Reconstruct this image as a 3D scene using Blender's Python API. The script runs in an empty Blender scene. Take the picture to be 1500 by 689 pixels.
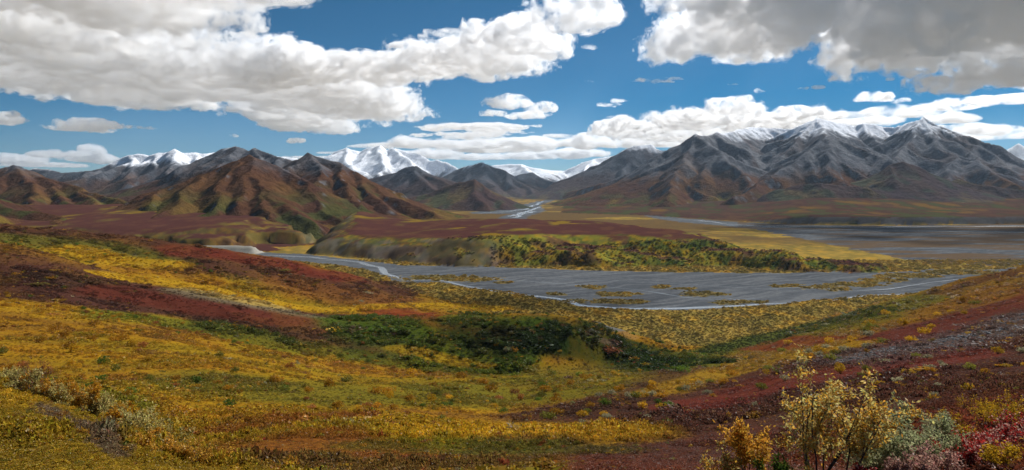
import bpy, math
import numpy as np
from mathutils import Vector

sc = bpy.context.scene
rng = np.random.default_rng(7)

# ------------------------------------------------------------------ camera, sky, sun, exposure
F, CX, HY = 977.0, 750.0, 275.0            # focal length in photo pixels, centre column, horizon row
cam_d = bpy.data.cameras.new("camera")
cam = bpy.data.objects.new("camera", cam_d)
sc.collection.objects.link(cam)
cam.location = (0, 0, 0)
cam.rotation_euler = (math.radians(90), 0, 0)
cam_d.sensor_width = 36.0
cam_d.lens = 36.0 * F / 1500.0
cam_d.shift_y = -(344.5 - HY) / 1500.0
cam_d.clip_start = 0.1
cam_d.clip_end = 300000.0
sc.camera = cam

SUN_AZ, SUN_EL = math.radians(47.0), math.radians(42.0)
world = bpy.data.worlds.new("World")
sc.world = world
world.use_nodes = True
wn = world.node_tree.nodes
wl = world.node_tree.links
wn.clear()
sky = wn.new("ShaderNodeTexSky")
sky.sky_type = 'NISHITA'
sky.sun_disc = False
sky.sun_elevation = SUN_EL
sky.sun_rotation = SUN_AZ
sky.altitude = 2500.0
sky.air_density = 0.75
sky.dust_density = 0.0
sky.ozone_density = 3.0
bg = wn.new("ShaderNodeBackground")
bg.inputs["Strength"].default_value = 0.05
wo = wn.new("ShaderNodeOutputWorld")
hsv = wn.new("ShaderNodeHueSaturation")
hsv.inputs["Hue"].default_value = 0.487
hsv.inputs["Saturation"].default_value = 1.5
hsv.inputs["Value"].default_value = 0.92
wl.new(sky.outputs[0], hsv.inputs["Color"])
wl.new(hsv.outputs[0], bg.inputs["Color"])
wl.new(bg.outputs[0], wo.inputs["Surface"])

sun_d = bpy.data.lights.new("sun", 'SUN')
sun_d.energy = 5.0
sun_d.angle = math.radians(0.53)
sun_d.color = (1.0, 0.98, 0.95)
sun = bpy.data.objects.new("sun", sun_d)
sc.collection.objects.link(sun)
S = Vector((math.sin(SUN_AZ) * math.cos(SUN_EL), math.cos(SUN_AZ) * math.cos(SUN_EL), math.sin(SUN_EL)))
sun.rotation_euler = S.to_track_quat('Z', 'Y').to_euler()
sun.location = S * 3000

sc.view_settings.view_transform = 'Standard'
sc.view_settings.look = 'None'
sc.view_settings.exposure = 0.45
sc.view_settings.gamma = 1.0
sc.render.engine = 'CYCLES'
sc.cycles.max_bounces = 20
sc.cycles.diffuse_bounces = 3
sc.cycles.glossy_bounces = 2
sc.cycles.transmission_bounces = 3
sc.cycles.transparent_max_bounces = 12
sc.cycles.volume_bounces = 20
sc.cycles.volume_step_rate = 0.15
sc.cycles.volume_max_steps = 256
sc.cycles.use_denoising = True
sc.cycles.sample_clamp_indirect = 8.0


# ------------------------------------------------------------------ helpers
def P(px, py, d):
    """photo pixel + depth in metres -> world point"""
    return ((px - CX) / F * d, d, -(py - HY) / F * d)


def hash2(ix, iy, seed):
    h = (ix.astype(np.int64) * 374761393 + iy.astype(np.int64) * 668265263 + seed * 1442695041) & 0xFFFFFFFF
    h = ((h ^ (h >> 13)) * 1274126177) & 0xFFFFFFFF
    h = h ^ (h >> 16)
    return (h & 0xFFFFFF).astype(np.float32) / 16777215.0


def vn(x, y, seed=0):
    """2-D value noise, 0..1"""
    x = np.asarray(x, np.float64); y = np.asarray(y, np.float64)
    ix = np.floor(x); iy = np.floor(y)
    fx = (x - ix).astype(np.float32); fy = (y - iy).astype(np.float32)
    fx = fx * fx * fx * (fx * (fx * 6 - 15) + 10); fy = fy * fy * fy * (fy * (fy * 6 - 15) + 10)
    a = hash2(ix, iy, seed); b = hash2(ix + 1, iy, seed)
    c = hash2(ix, iy + 1, seed); d = hash2(ix + 1, iy + 1, seed)
    return (a * (1 - fx) + b * fx) * (1 - fy) + (c * (1 - fx) + d * fx) * fy


def fbm(x, y, seed=0, octv=4, gain=0.5, lac=2.03):
    s = 0.0; a = 1.0; n = 0.0
    for o in range(octv):
        # rotate each octave so that the lattice does not show
        c, sn = math.cos(o * 1.3 + 0.4), math.sin(o * 1.3 + 0.4)
        s = s + a * vn((x * c - y * sn), (x * sn + y * c), seed + o * 17)
        n += a; a *= gain; x = x * lac; y = y * lac
    return s / n


def ridged(x, y, seed=0, octv=4):
    s = 0.0; a = 1.0; n = 0.0
    for o in range(octv):
        c, sn = math.cos(o * 1.1 + 0.9), math.sin(o * 1.1 + 0.9)
        v = 1 - np.abs(2 * vn(x * c - y * sn, x * sn + y * c, seed + o * 13) - 1)
        s = s + a * v * v
        n += a; a *= 0.5; x = x * 2.07; y = y * 2.07
    return s / n


def sstep(a, b, x):
    t = np.clip((x - a) / (b - a), 0, 1)
    return t * t * (3 - 2 * t)


def lerp(a, b, t):
    return a + (b - a) * t


def pchip_slopes(x, y):
    """Fritsch-Carlson slopes; x (K,) or (K,N), y (K,N)"""
    h = np.diff(x, axis=0); dl = np.diff(y, axis=0) / h
    m = np.zeros_like(y)
    w1 = 2 * h[1:] + h[:-1]; w2 = h[1:] + 2 * h[:-1]
    ok = dl[:-1] * dl[1:] > 0
    with np.errstate(divide='ignore', invalid='ignore'):
        mm = (w1 + w2) / (w1 / dl[:-1] + w2 / dl[1:])
    m[1:-1] = np.where(ok, mm, 0)
    m[0] = dl[0]; m[-1] = dl[-1]
    return m


def hermite(x0, x1, y0, y1, m0, m1, x):
    h = x1 - x0; t = np.clip((x - x0) / h, 0, 1)
    t2 = t * t; t3 = t2 * t
    return (2 * t3 - 3 * t2 + 1) * y0 + (t3 - 2 * t2 + t) * h * m0 + (-2 * t3 + 3 * t2) * y1 + (t3 - t2) * h * m1


def pchip1(xk, yk, x):
    """xk (K,), yk (K,L) -> values at x (N,) : (N,L)"""
    m = pchip_slopes(xk[:, None], yk)
    i = np.clip(np.searchsorted(xk, x) - 1, 0, len(xk) - 2)
    return hermite(xk[i][:, None], xk[i + 1][:, None], yk[i], yk[i + 1], m[i], m[i + 1], x[:, None])


def seg_dist(x, y, poly, closed=False):
    """distance to a polyline"""
    best = np.full(x.shape, 1e18)
    n = len(poly)
    for i in range(n if closed else n - 1):
        ax, ay = poly[i]; bx, by = poly[(i + 1) % n]
        dx, dy = bx - ax, by - ay
        t = np.clip(((x - ax) * dx + (y - ay) * dy) / (dx * dx + dy * dy + 1e-12), 0, 1)
        best = np.minimum(best, (x - ax - t * dx) ** 2 + (y - ay - t * dy) ** 2)
    return np.sqrt(best)


def inside(x, y, poly):
    r = np.zeros(x.shape, bool)
    n = len(poly)
    for i in range(n):
        ax, ay = poly[i]; bx, by = poly[(i + 1) % n]
        c = ((ay > y) != (by > y)) & (x < (bx - ax) * (y - ay) / (by - ay + 1e-12) + ax)
        r ^= c
    return r


def signed(x, y, poly):
    d = seg_dist(x, y, poly, True)
    return np.where(inside(x, y, poly), d, -d)


def grid_faces(ny, nx):
    i = (np.arange(ny - 1)[:, None] * nx + np.arange(nx - 1)[None, :]).ravel()
    return np.stack([i, i + 1, i + nx + 1, i + nx], 1).astype(np.int32)


def mesh_obj(name, V, Fc, mat, col=None, smooth=True, parent=None, **props):
    V = np.asarray(V, np.float32); Fc = np.asarray(Fc, np.int32)
    used = np.zeros(len(V), bool); used[Fc.ravel()] = True
    if not used.all():
        mp = np.cumsum(used) - 1
        V = V[used]; Fc = mp[Fc].astype(np.int32)
        if col is not None: col = col[used]
    me = bpy.data.meshes.new(name)
    k = Fc.shape[1]
    me.vertices.add(len(V)); me.vertices.foreach_set("co", V.ravel())
    me.loops.add(Fc.size); me.loops.foreach_set("vertex_index", Fc.ravel())
    me.polygons.add(len(Fc))
    me.polygons.foreach_set("loop_start", np.arange(0, Fc.size, k, dtype=np.int32))
    me.polygons.foreach_set("loop_total", np.full(len(Fc), k, np.int32))
    me.polygons.foreach_set("use_smooth", np.full(len(Fc), smooth, bool))
    me.update(calc_edges=True)
    if col is not None:
        a = me.attributes.new("tint", 'FLOAT_COLOR', 'POINT')
        c4 = np.ones((len(V), 4), np.float32); c4[:, :3] = col
        a.data.foreach_set("color", c4.ravel())
    o = bpy.data.objects.new(name, me)
    sc.collection.objects.link(o)
    if mat: me.materials.append(mat)
    if parent: o.parent = parent
    for kk, v in props.items(): o[kk] = v
    return o


def new_mat(name):
    m = bpy.data.materials.new(name); m.use_nodes = True
    m.node_tree.nodes.clear()
    return m, m.node_tree.nodes, m.node_tree.links


def terrain_mat(name, rough=1.0, nscale=0.05, namp=0.35, bump=0.4, bdist=3.0, spec=0.0):
    """tint attribute x two octave procedural variation, noise relief"""
    m, n, l = new_mat(name)
    out = n.new("ShaderNodeOutputMaterial"); b = n.new("ShaderNodeBsdfPrincipled")
    at = n.new("ShaderNodeAttribute"); at.attribute_name = "tint"
    tc = n.new("ShaderNodeTexCoord")
    n1 = n.new("ShaderNodeTexNoise"); n1.inputs["Scale"].default_value = nscale; n1.inputs["Detail"].default_value = 6
    n1.inputs["Roughness"].default_value = 0.74
    mr = n.new("ShaderNodeMapRange"); mr.inputs[1].default_value = 0.25; mr.inputs[2].default_value = 0.75
    mr.inputs[3].default_value = 1 - namp; mr.inputs[4].default_value = 1 + namp
    mx = n.new("ShaderNodeVectorMath"); mx.operation = 'SCALE'
    bp = n.new("ShaderNodeBump"); bp.inputs["Strength"].default_value = bump; bp.inputs["Distance"].default_value = bdist
    l.new(tc.outputs["Object"], n1.inputs["Vector"])
    l.new(n1.outputs["Fac"], mr.inputs[0]); l.new(mr.outputs[0], mx.inputs["Scale"])
    l.new(at.outputs["Color"], mx.inputs[0]); l.new(mx.outputs[0], b.inputs["Base Color"])
    l.new(n1.outputs["Fac"], bp.inputs["Height"]); l.new(bp.outputs[0], b.inputs["Normal"])
    b.inputs["Roughness"].default_value = rough
    b.inputs["Specular IOR Level"].default_value = spec
    l.new(b.outputs[0], out.inputs[0])
    return m


MAT_GROUND = terrain_mat("tundra_ground", nscale=1.3, namp=0.45, bump=0.6, bdist=0.25)
MAT_FLAT = terrain_mat("valley_ground", nscale=0.06, namp=0.22, bump=0.25, bdist=1.5)
MAT_GRAVEL = terrain_mat("river_gravel", nscale=0.12, namp=0.3, bump=0.3, bdist=0.6, rough=1.0, spec=0.0)
MAT_MOUNT = terrain_mat("mountain_rock", nscale=0.022, namp=0.5, bump=1.0, bdist=24.0)

# ------------------------------------------------------------------ ground: height function
# every column: photo column, then (depth, photo row) along the slope from the viewer's feet to the plain
COLS = [
 (-250, [(11,689),(22,535),(115,523),(230,475),(360,425),(450,398),(560,326),(700,330),(950,309)], 1700),
 (0,    [(11,689),(20,566),(110,553),(220,500),(330,455),(430,432),(560,358),(720,354),(950,329)], 1650),
 (150,  [(10.5,689),(17,622),(120,558),(225,510),(340,472),(450,455),(585,397),(740,390),(970,341)], 1560),
 (300,  [(12,689),(24,664),(130,560),(230,520),(350,500),(470,488),(600,430),(760,420),(1000,360)], 1400),
 (400,  [(12.5,689),(52,620),(130,568),(240,538),(360,522),(470,512),(610,449),(780,440),(1050,376)], 1380),
 (500,  [(12,689),(55,620),(130,580),(250,557),(370,550),(470,546),(620,469),(800,457),(1100,397)], 1380),
 (600,  [(12,689),(60,622),(140,587),(270,562),(390,553),(490,547),(640,462),(830,457),(1100,429)], 1221),
 (680,  [(12,689),(50,638),(115,605),(220,575),(350,556),(510,546),(640,457),(830,459),(1000,452)], 1080),
 (750,  [(12,689),(40,650),(95,620),(195,590),(350,562),(520,545),(630,457),(800,475),(930,470)], 990),
 (830,  [(11.5,689),(38,645),(92,610),(198,580),(350,556),(545,541),(640,463),(760,500),(880,487)], 920),
 (900,  [(11,689),(35,640),(90,600),(200,570),(350,551),(590,537),(675,475),(760,512),(840,497)], 880),
 (980,  [(11,689),(33,640),(80,600),(170,571),(310,549),(560,533),(720,503),(780,516),(830,503)], 860),
 (1050, [(11,689),(32,640),(75,600),(150,570),(280,548),(430,535),(600,525),(690,520),(764,516)], 800),
 (1200, [(10.5,689),(25,632),(65,582),(140,542),(260,512),(400,495),(560,484),(740,477),(930,472)], 980),
 (1350, [(10,689),(24,605),(50,562),(110,520),(250,480),(400,460),(560,444),(720,431),(850,425)], 1100),
 (1500, [(10,689),(22,600),(45,550),(90,510),(180,470),(290,441),(420,418),(560,400),(690,391)], 1150),
 (1750, [(10,689),(25,565),(60,505),(120,455),(230,415),(350,390),(500,370),(650,355),(800,342)], 1500),
]
UK = np.array([(c[0] - CX) / F for c in COLS])
LD = np.array([[math.log(2.0)] + [math.log(d) for d, _ in c[1]] + [math.log(c[2])] for c in COLS])
ZPL = -190.0
TT = np.array([[-2.15 / 2.0] + [-(r - HY) / F for _, r in c[1]] + [ZPL / c[2]] for c in COLS])


def plain_z(x, y):
    r = np.maximum(y, 0)
    return ZPL + 0.0043 * np.maximum(r - 3500, 0)


def PD(*pts):
    """(photo column, depth) list -> plan points"""
    return [((px - CX) / F * d, d) for px, d in pts]


TERR1 = PD((458,1915),(520,1800),(600,1690),(650,1640),(700,1590),(780,1600),(860,1620),(950,1600),(1050,1580),(1120,1540),(1200,1530),
           (1255,1500),(1285,1530),(1240,1620),(1190,1650),(1140,1760),(1060,2060),(980,2440),(900,2650),(800,2780),(700,2850),(600,3000),
           (540,3300),(500,3200),(478,2700),(472,2300))
TERR2 = PD((-900,1900),(-300,1930),(0,1960),(180,1960),(330,1960),(395,1990),(440,2150),(455,2400),(462,2700),(300,3600),(-900,3600))
TERR3 = PD((330,1890),(378,1880),(392,1955),(330,1975),(240,1965),(250,1900))     # low gravel bank
BANK = [((px - CX) / F * 190 / (py - HY) * F, 190 / (py - HY) * F) for px, py in
        ((820,313.5),(860,314.5),(930,316.5),(980,319),(1030,321.5),(1080,325),(1130,327.5),(1200,329.5),(1300,330.2),(1400,329.6),(1500,328.5),(1800,326),(2300,322))]
FAN = BANK + [(26000., 4000.), (26000., 12000.), (BANK[0][0] + 600, 12000.)]


def near_z(x, y):
    r = np.hypot(x, y)
    th = np.arctan2(x, y)
    u = np.tan(np.clip(th, -0.86, 0.86))
    u = np.clip(u, UK[0], UK[-1])
    d = np.where(np.abs(th) < 0.86, np.maximum(y, 1e-6), r * math.cos(0.86))
    d = np.maximum(d, 1.0)
    sh = x.shape
    uf = u.ravel(); lf = np.log(d).ravel()
    k = pchip1(UK, LD, uf).T     # (K,N)
    t = pchip1(UK, TT, uf).T
    m = pchip_slopes(k, t)
    idx = np.clip((k <= lf[None]).sum(0) - 1, 0, k.shape[0] - 2)
    ar = np.arange(len(uf))
    v = hermite(k[idx, ar], k[idx + 1, ar], t[idx, ar], t[idx + 1, ar], m[idx, ar], m[idx + 1, ar], lf)
    dmax = np.exp(k[-1])
    z = v * d.ravel()
    z = np.where(lf < k[0], -2.15 + 0.0 * z, z)
    z = np.where(d.ravel() >= dmax, ZPL, z)
    # relief: hummocks growing with distance, dying out at the plain
    xs, ys = x.ravel(), y.ravel()
    dd = d.ravel()
    off = sstep(0, 25, z - ZPL)
    amp = np.clip(dd * 0.006, 0.02, 2.6)
    z = z + off * amp * (fbm(xs / 14, ys / 14, 3, 3) - 0.5) * np.clip(dd / 40, 0.6, 1.0)
    z = z + off * np.clip(dd * 0.02 - 1, 0, 9) * (fbm(xs / 75, ys / 75, 5, 4) - 0.5)
    z = z + off * np.clip(0.35 - dd * 0.0005, 0.1, 0.3) * (fbm(xs / 1.7, ys / 1.7, 9, 3) - 0.5)
    gu = ridged(xs / 120 + fbm(xs / 60, ys / 60, 8, 2), ys / 120, 21, 2)
    z = z - off * np.clip((dd - 420) * 0.02, 0, 7) * gu * sstep(0, 1, off)
    z = np.where(z < ZPL, ZPL, z)
    return z.reshape(sh)


def ground_z(x, y, full=False):
    x = np.asarray(x, float); y = np.asarray(y, float)
    z = near_z(x, y)
    zp = plain_z(x, y)
    far = (np.hypot(x, y) > 1000)
    z = np.maximum(z, zp) if True else z
    t1 = np.zeros(x.shape); fanm = np.zeros(x.shape)
    if far.any():
        X, Y = x[far], y[far]
        wob = (fbm(X / 130, Y / 130, 31, 4) - 0.5) * 130 - 60 * (ridged(X / 170, Y / 170, 33, 2) - 0.4)
        zz = z[far]; zpp = zp[far]
        pxl = CX + F * X / np.maximum(Y, 1)
        # terrace across the river
        sd = signed(X, Y, TERR1)
        wid = lerp(120, 230, sstep(640, 860, pxl)) * (.7 + .7 * fbm(X / 240, Y / 240, 36, 2))
        wid = np.where(Y > 1900, np.maximum(wid, 120), wid)
        wob1 = wob * lerp(0.6, 1.7, sstep(640, 860, pxl))
        prof = np.clip((sd + wob1 * np.exp(-np.abs(sd) / 240) + 10) / wid, 0, 1)
        prof = prof * (1.6 - 0.6 * prof) * 1.0
        H = lerp(50, 66, sstep(560, 760, pxl)) * lerp(1.0, 0.45, sstep(1130, 1275, pxl)) 
        H = H + np.clip((Y - 1900) * 0.035, 0, 60) * sstep(620, 480, pxl)
        H = H + 9 * (fbm(X / 260, Y / 260, 35, 3) - 0.5) * 2 * sstep(50, 300, sd)
        h1 = H * np.minimum(prof, 1)
        # terrace at the foot of the brown mountain
        sd2 = signed(X, Y, TERR2)
        prof2 = .55 * sstep(-60, 260, sd2 + 1.6 * wob) + .45 * sstep(0, 45, sd2 + 1.9 * wob - 30)
        H2 = 46 + np.clip((Y - 2000) * 0.05, 0, 60) + 12 * (fbm(X / 200, Y / 200, 37, 3) - 0.5)
        h2 = H2 * prof2
        sd3 = signed(X, Y, TERR3)
        h3 = 22 * sstep(0, 35, sd3 + 0.1 * wob)
        # bank and alluvial fan under the right massif
        sdf = signed(X, Y, FAN)
        bl = lerp(4, 36, sstep(1080, 1200, pxl))
        hf = bl * sstep(0, 45, sdf + 0.35 * wob) + np.clip(sdf, 0, 1200) * 0.028 + np.clip(sdf - 700, 0, 3000) * 0.05
        hf = np.where(sdf > 0, hf + 10 * (fbm(X / 300, Y / 300, 39, 4) - 0.5) * sstep(0, 250, sdf), np.where(sdf > -60, hf, 0))
        h = np.maximum(np.maximum(h1, h2), np.maximum(h3, np.maximum(hf, 0)))
        nearpart = np.maximum(zz - zpp, 0)
        z[far] = zpp + np.maximum(nearpart, h)
        t1[far] = np.where(h1 > 1.5, 1, np.where(h2 > 1.5, 2, np.where(h3 > 1.5, 3, np.where(hf > 1.0, 4, 0))))
    if full: return z, t1
    return z


# river bed outline (plan), from the rows where it meets the plain
def on_plain(pts, z=ZPL):
    return [((px - CX) / F * (-z) / (py - HY) * F, (-z) / (py - HY) * F) for px, py in pts]


BED = on_plain([(375,370),(440,372),(520,380),(600,389),(700,391),(800,394),(900,397),(1000,399),(1100,400),(1200,399),(1270,397),
                (1310,399),(1380,394),(1440,396),(1490,392),(1530,404),(1460,412),(1400,421),(1330,430),(1290,432),(1250,436),(1200,440),(1160,445),
                (1100,449),(1050,452),(1000,453),(930,454),(870,451),(840,446),(790,437),(740,428),(700,424),(640,414),(600,414),(575,411),
                (560,403),(540,396),(490,388),(430,382),(375,378)])
BED2 = on_plain([(940,316),(1000,320.5),(1060,324.5),(1130,328),(1200,330),(1300,330.6),(1500,329),(1900,326),(1900,350),(1640,372),(1500,388),(1420,389),
                 (1360,386),(1310,378),(1250,366),(1190,353),(1150,345),(1105,336),(1060,331),(1000,326),(960,321)])
BED3 = [((px - CX) / F * d, d) for px, d in ((715,3700),(775,3650),(772,4300),(800,5200),(790,6600),(815,9000),(800,9000),(768,7000),(745,5600),(690,5000),(690,4700),(748,4700))]

# ------------------------------------------------------------------ ground: mesh and tint
nu = 640
u_in = np.linspace(-1.02, 1.02, nu)
th_in = np.arctan(u_in)
th = np.concatenate([np.linspace(-math.pi, th_in[0], 26)[:-1], th_in, np.linspace(th_in[-1], math.pi, 26)[1:]])
lr = np.concatenate([np.linspace(math.log(1.0), math.log(7.0), 30)[:-1],
                     np.linspace(math.log(7.0), math.log(400.0), 280)[:-1],
                     np.linspace(math.log(400.0), math.log(5200.0), 400)[:-1],
                     np.linspace(math.log(5200.0), math.log(70000.0), 60)])
R = np.exp(lr)
TH, RR = np.meshgrid(th, R)
# keep rows at constant depth inside the view so that banks stay crisp
cosf = np.where(np.abs(TH) < th_in[-1] + 1e-6, np.cos(TH), math.cos(th_in[-1]))
RAD = RR / cosf
GX = RAD * np.sin(TH); GY = RAD * np.cos(TH)
GZ, GT = ground_z(GX, GY, True)
gx, gy, gz, gt = GX.ravel(), GY.ravel(), GZ.ravel(), GT.ravel()
gpx = CX + F * gx / np.maximum(gy, 0.5)
gpy = HY - F * gz / np.maximum(gy, 0.5)

GOLD = np.array([.36, .174, .013]); YELL = np.array([.46, .262, .015]); OLIVE = np.array([.135, .125, .018])
GREEN = np.array([.075, .115, .014]); DGREEN = np.array([.028, .045, .010]); RED = np.array([.21, .03, .018])
MAROON = np.array([.092, .037, .025]); RUST = np.array([.22, .085, .022]); GRAVEL = np.array([.17, .165, .155])
DARKBR = np.array([.055, .030, .018]); PALE = np.array([.30, .27, .15]); SOIL = np.array([.15, .095, .06])
TUN_DARK = np.array([.075, .036, .02])
CLS = dict(gold=GOLD, yell=YELL, olive=OLIVE, green=GREEN, dgreen=DGREEN, red=RED, maroon=MAROON, rust=RUST,
           gravel=GRAVEL, dark=DARKBR, pale=PALE, soil=SOIL)

# (tint, photo polyline, half width across, half width up/down, strength, depth range)
PAINT = [
 ('olive', [(300,560),(520,580),(700,575),(850,560),(1000,545)], 90, 22, .75, (30, 760)),
 ('olive', [(1000,535),(1100,525),(1180,500)], 70, 14, .6, (100, 1000)),
 ('maroon', [(-250,362),(0,397),(150,422),(300,448),(400,464),(500,481),(570,500)], 60, 37, 1.0, (385, 735)),
 ('dark', [(60,402),(200,438),(330,468),(450,500)], 50, 7, .6, (380, 640)),
 ('maroon', [(-250,318),(0,336),(150,348),(300,378),(400,398),(500,418),(570,432)], 50, 20, .95, (735, 1350)),
 ('red', [(250,366),(330,374),(420,388),(500,406)], 40, 8, .55, (720, 1300)),
 ('red', [(560,452),(640,470),(720,490)], 30, 7, .8, (480, 1000)),
 ('rust', [(420,418),(520,440),(600,444)], 50, 10, .7, (700, 1200)),
 ('red', [(150,425),(300,452),(420,470)], 50, 9, .35, (300, 640)),
 ('olive', [(-200,340),(0,348),(120,362),(220,384)], 60, 8, .8, (600, 930)),
 ('yell', [(100,366),(170,382),(250,388)], 36, 7, .9, (600, 930)),
 ('yell', [(120,398),(280,420),(400,446),(480,456),(560,449),(640,447),(720,452)], 30, 3.5, .95, (560, 1200)),
 ('yell', [(0,446),(100,462),(220,470)], 60, 10, .7, (250, 560)),
 ('green', [(150,462),(300,480),(420,506),(560,528),(700,543)], 50, 8, .7, (250, 560)),
 ('green', [(530,478),(630,500),(740,526)], 62, 30, .95, (400, 720)),
 ('yell', [(590,510),(660,528),(700,538)], 30, 5, .7, (400, 640)),
 ('dgreen', [(720,488),(820,500),(900,512),(1015,521)], 70, 36, 1.0, (470, 800)),
 ('green', [(690,468),(760,470)], 50, 9, .6, (470, 760)),
 ('gravel', [(880,471),(930,495)], 8, 2.6, .9, (500, 760)),
 ('soil', [(860,487),(900,507)], 8, 2.5, .8, (500, 760)),
 ('gold', [(930,490),(1020,512)], 30, 5, .8, (600, 800)),
 ('maroon', [(800,612),(900,592),(1000,560),(1100,535)], 80, 17, .9, (20, 420)),
 ('dark', [(850,608),(930,592)], 45, 8, .8, (20, 300)),
 ('maroon', [(1000,640),(1150,590),(1300,545),(1500,490)], 200, 45, .85, (8, 640)),
 ('maroon', [(1180,520),(1300,488),(1420,450),(1520,410)], 110, 17, .8, (80, 900)),
 ('red', [(1290,500),(1400,462),(1500,425)], 70, 9, .3, (80, 900)),
 ('red', [(1000,600),(1150,560),(1280,540),(1400,520)], 60, 7, .5, (15, 500)),
 ('yell', [(960,575),(1060,545),(1160,522),(1260,503)], 40, 4.5, .6, (30, 800)),
 ('yell', [(1090,520),(1200,497),(1300,470),(1400,442),(1500,410)], 50, 4, .35, (150, 1000)),
 ('olive', [(1010,522),(1080,508),(1180,486),(1280,462),(1360,436)], 40, 4, .8, (250, 1000)),
 ('dgreen', [(1045,515),(1130,494),(1230,470),(1300,452)], 30, 4, .8, (350, 1100)),
 ('red', [(1120,512),(1200,495)], 40, 3.5, .7, (250, 1000)),
 ('gravel', [(1260,530),(1340,514),(1430,492),(1520,468)], 60, 12, .30, (50, 420)),
 ('gravel', [(560,440),(620,447)], 22, 2.5, .5, (560, 760)),
 ('pale', [(300,425),(420,450),(500,462)], 60, 4, .4, (480, 680)),
 ('red', [(360,668),(470,648),(580,672)], 70, 14, .6, (8, 50)),
 ('red', [(300,640),(420,618),(520,612)], 50, 5, .6, (20, 90)),
 ('maroon', [(420,680),(560,690),(700,680),(800,640)], 90, 12, .7, (8, 60)),
 ('yell', [(640,640),(760,636),(860,640)], 110, 14, .85, (15, 120)),
 ('green', [(560,655),(700,662),(840,660)], 100, 8, .5, (10, 60)),
 ('green', [(20,545),(110,575),(180,600)], 50, 9, .7, (40, 140)),
 ('soil', [(60,600),(110,630),(170,665)], 18, 8, .9, (8, 60)),
 ('maroon', [(40,590),(70,600)], 16, 6, .6, (20, 80)),
]


def paint(col, x, y, px, py, d, items, seed=50):
    wx = (fbm(x / 90, y / 90, seed, 8, .62) - .5) * 2.4
    wy = (fbm(x / 90 + 9, y / 90 - 7, seed + 5, 8, .62) - .5) * 2.4
    wm = sstep(.36, .56, fbm(x / 40, y / 40, seed + 9, 7, .7))
    for name, poly, rx, ry, st, (d0, d1) in items:
        xs = [p[0] for p in poly]; ys = [p[1] for p in poly]
        m = (px > min(xs) - 2.2 * rx) & (px < max(xs) + 2.2 * rx) & (py > min(ys) - 2.2 * ry) & (py < max(ys) + 2.2 * ry) & (d > d0) & (d < d1)
        if not m.any(): continue
        q = seg_dist(px[m] / rx + wx[m] * .55, py[m] / ry + wy[m] * .55, [(a / rx, b / ry) for a, b in poly])
        w = sstep(1.25, .6, q) * st
        w = w * (0.82 + 0.18 * wm[m])
        col[m] = lerp(col[m], CLS[name], w[:, None])


def mixc(a, b, w):
    return a + (b - a) * w[:, None]


def hill_tint(x, y, z, px, py, d):
    """autumn tundra of the near slopes"""
    s1 = fbm(x / 110, y / 110, 61, 8, .62)
    s2 = fbm(x / 50, y / 50, 63, 8, .68)
    s3 = fbm(x / 7, y / 7, 65, 3)
    col = np.broadcast_to(GOLD, (len(x), 3)).copy()
    col = mixc(col, np.array([.25, .172, .014]), sstep(.46, .62, s1) * .75)
    col = mixc(col, RUST, sstep(.54, .72, s2) * .6)
    col = mixc(col, YELL, sstep(.55, .75, s3) * .45)
    col = mixc(col, MAROON, sstep(.54, .40, s2) * sstep(.52, .42, s1) * .5)
    # the slope on the viewer's right is heath: maroon and rust under scattered gold
    ln = np.interp(px, [760,800,900,1000,1050,1100,1200,1300,1350,1500,1800], [720,655,600,555,528,508,478,448,428,388,320])
    w = sstep(-4, 26, py - ln + (s2 - .5) * 45) * sstep(760, 860, px)
    h = mixc(np.broadcast_to(MAROON, (len(x), 3)).copy(), RUST, sstep(.5, .62, s2) * .6)
    h = mixc(h, RED * .8, sstep(.56, .68, s1) * .6)
    h = mixc(h, GOLD, sstep(.60, .70, s3 * .5 + s2 * .5) * .8)
    col = mixc(col, h, w * .92)
    paint(col, x, y, px, py, d, PAINT)
    return col


def flat_tint(x, y, px, py, d):
    """willow flats of the valley floor"""
    s1 = fbm(x / 90, y / 160, 71, 4); s2 = fbm(x / 18, y / 40, 73, 4)
    c = np.broadcast_to(np.array([.25, .165, .035]), (len(x), 3)).copy()
    c = mixc(c, np.array([.17, .12, .03]), sstep(.46, .62, s1) * .7)
    c = mixc(c, np.array([.33, .19, .025]), sstep(.55, .7, s2) * .8)
    c = mixc(c, DGREEN, sstep(.48, .34, s2) * .3)
    c = mixc(c, np.array([.085, .05, .022]), sstep(1900, 2600, y) * sstep(.62, .48, fbm(x / 500, y / 300, 75, 4)) * .85)
    paint(c, x, y, px, py, d, PAINT)
    return c


def terrace_tint(x, y, z, zp, steep, px):
    s1 = fbm(x / 200, y / 330, 81, 4); s2 = fbm(x / 45, y / 80, 83, 4); s3 = fbm(x / 14, y / 14, 85, 3)
    c = np.broadcast_to(np.array([.066, .025, .020]), (len(x), 3)).copy()
    c = mixc(c, np.array([.09, .040, .022]), sstep(.5, .66, s2) * .7)
    c = mixc(c, OLIVE * .9, sstep(.58, .70, s1) * sstep(.4, .55, s2) * .5)
    c = mixc(c, YELL * .5, sstep(.66, .74, s1) * sstep(.45, .6, s2) * .6)
    # wooded and bare faces
    w = sstep(.16, .34, steep)
    face = mixc(np.broadcast_to(OLIVE * 1.3, (len(x), 3)).copy(), DGREEN * 1.5, sstep(.46, .60, s2) * .8)
    face = mixc(face, MAROON, sstep(.55, .68, fbm(x / 60, y / 60, 87, 3)) * .8)
    face = mixc(face, YELL * .8, sstep(.5, .7, s3) * .6)
    face = mixc(face, TUN_DARK, sstep(460, 440, px) * .65)
    cliff = mixc(np.broadcast_to(np.array([.085, .058, .042]), (len(x), 3)).copy(), np.array([.19, .15, .115]), sstep(.5, .68, s2))
    cl = sstep(760, 680, px) * sstep(430, 470, px) * sstep(.25, .45, steep)
    face = mixc(face, cliff, cl * .75)
    return mixc(c, face, w)


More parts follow.
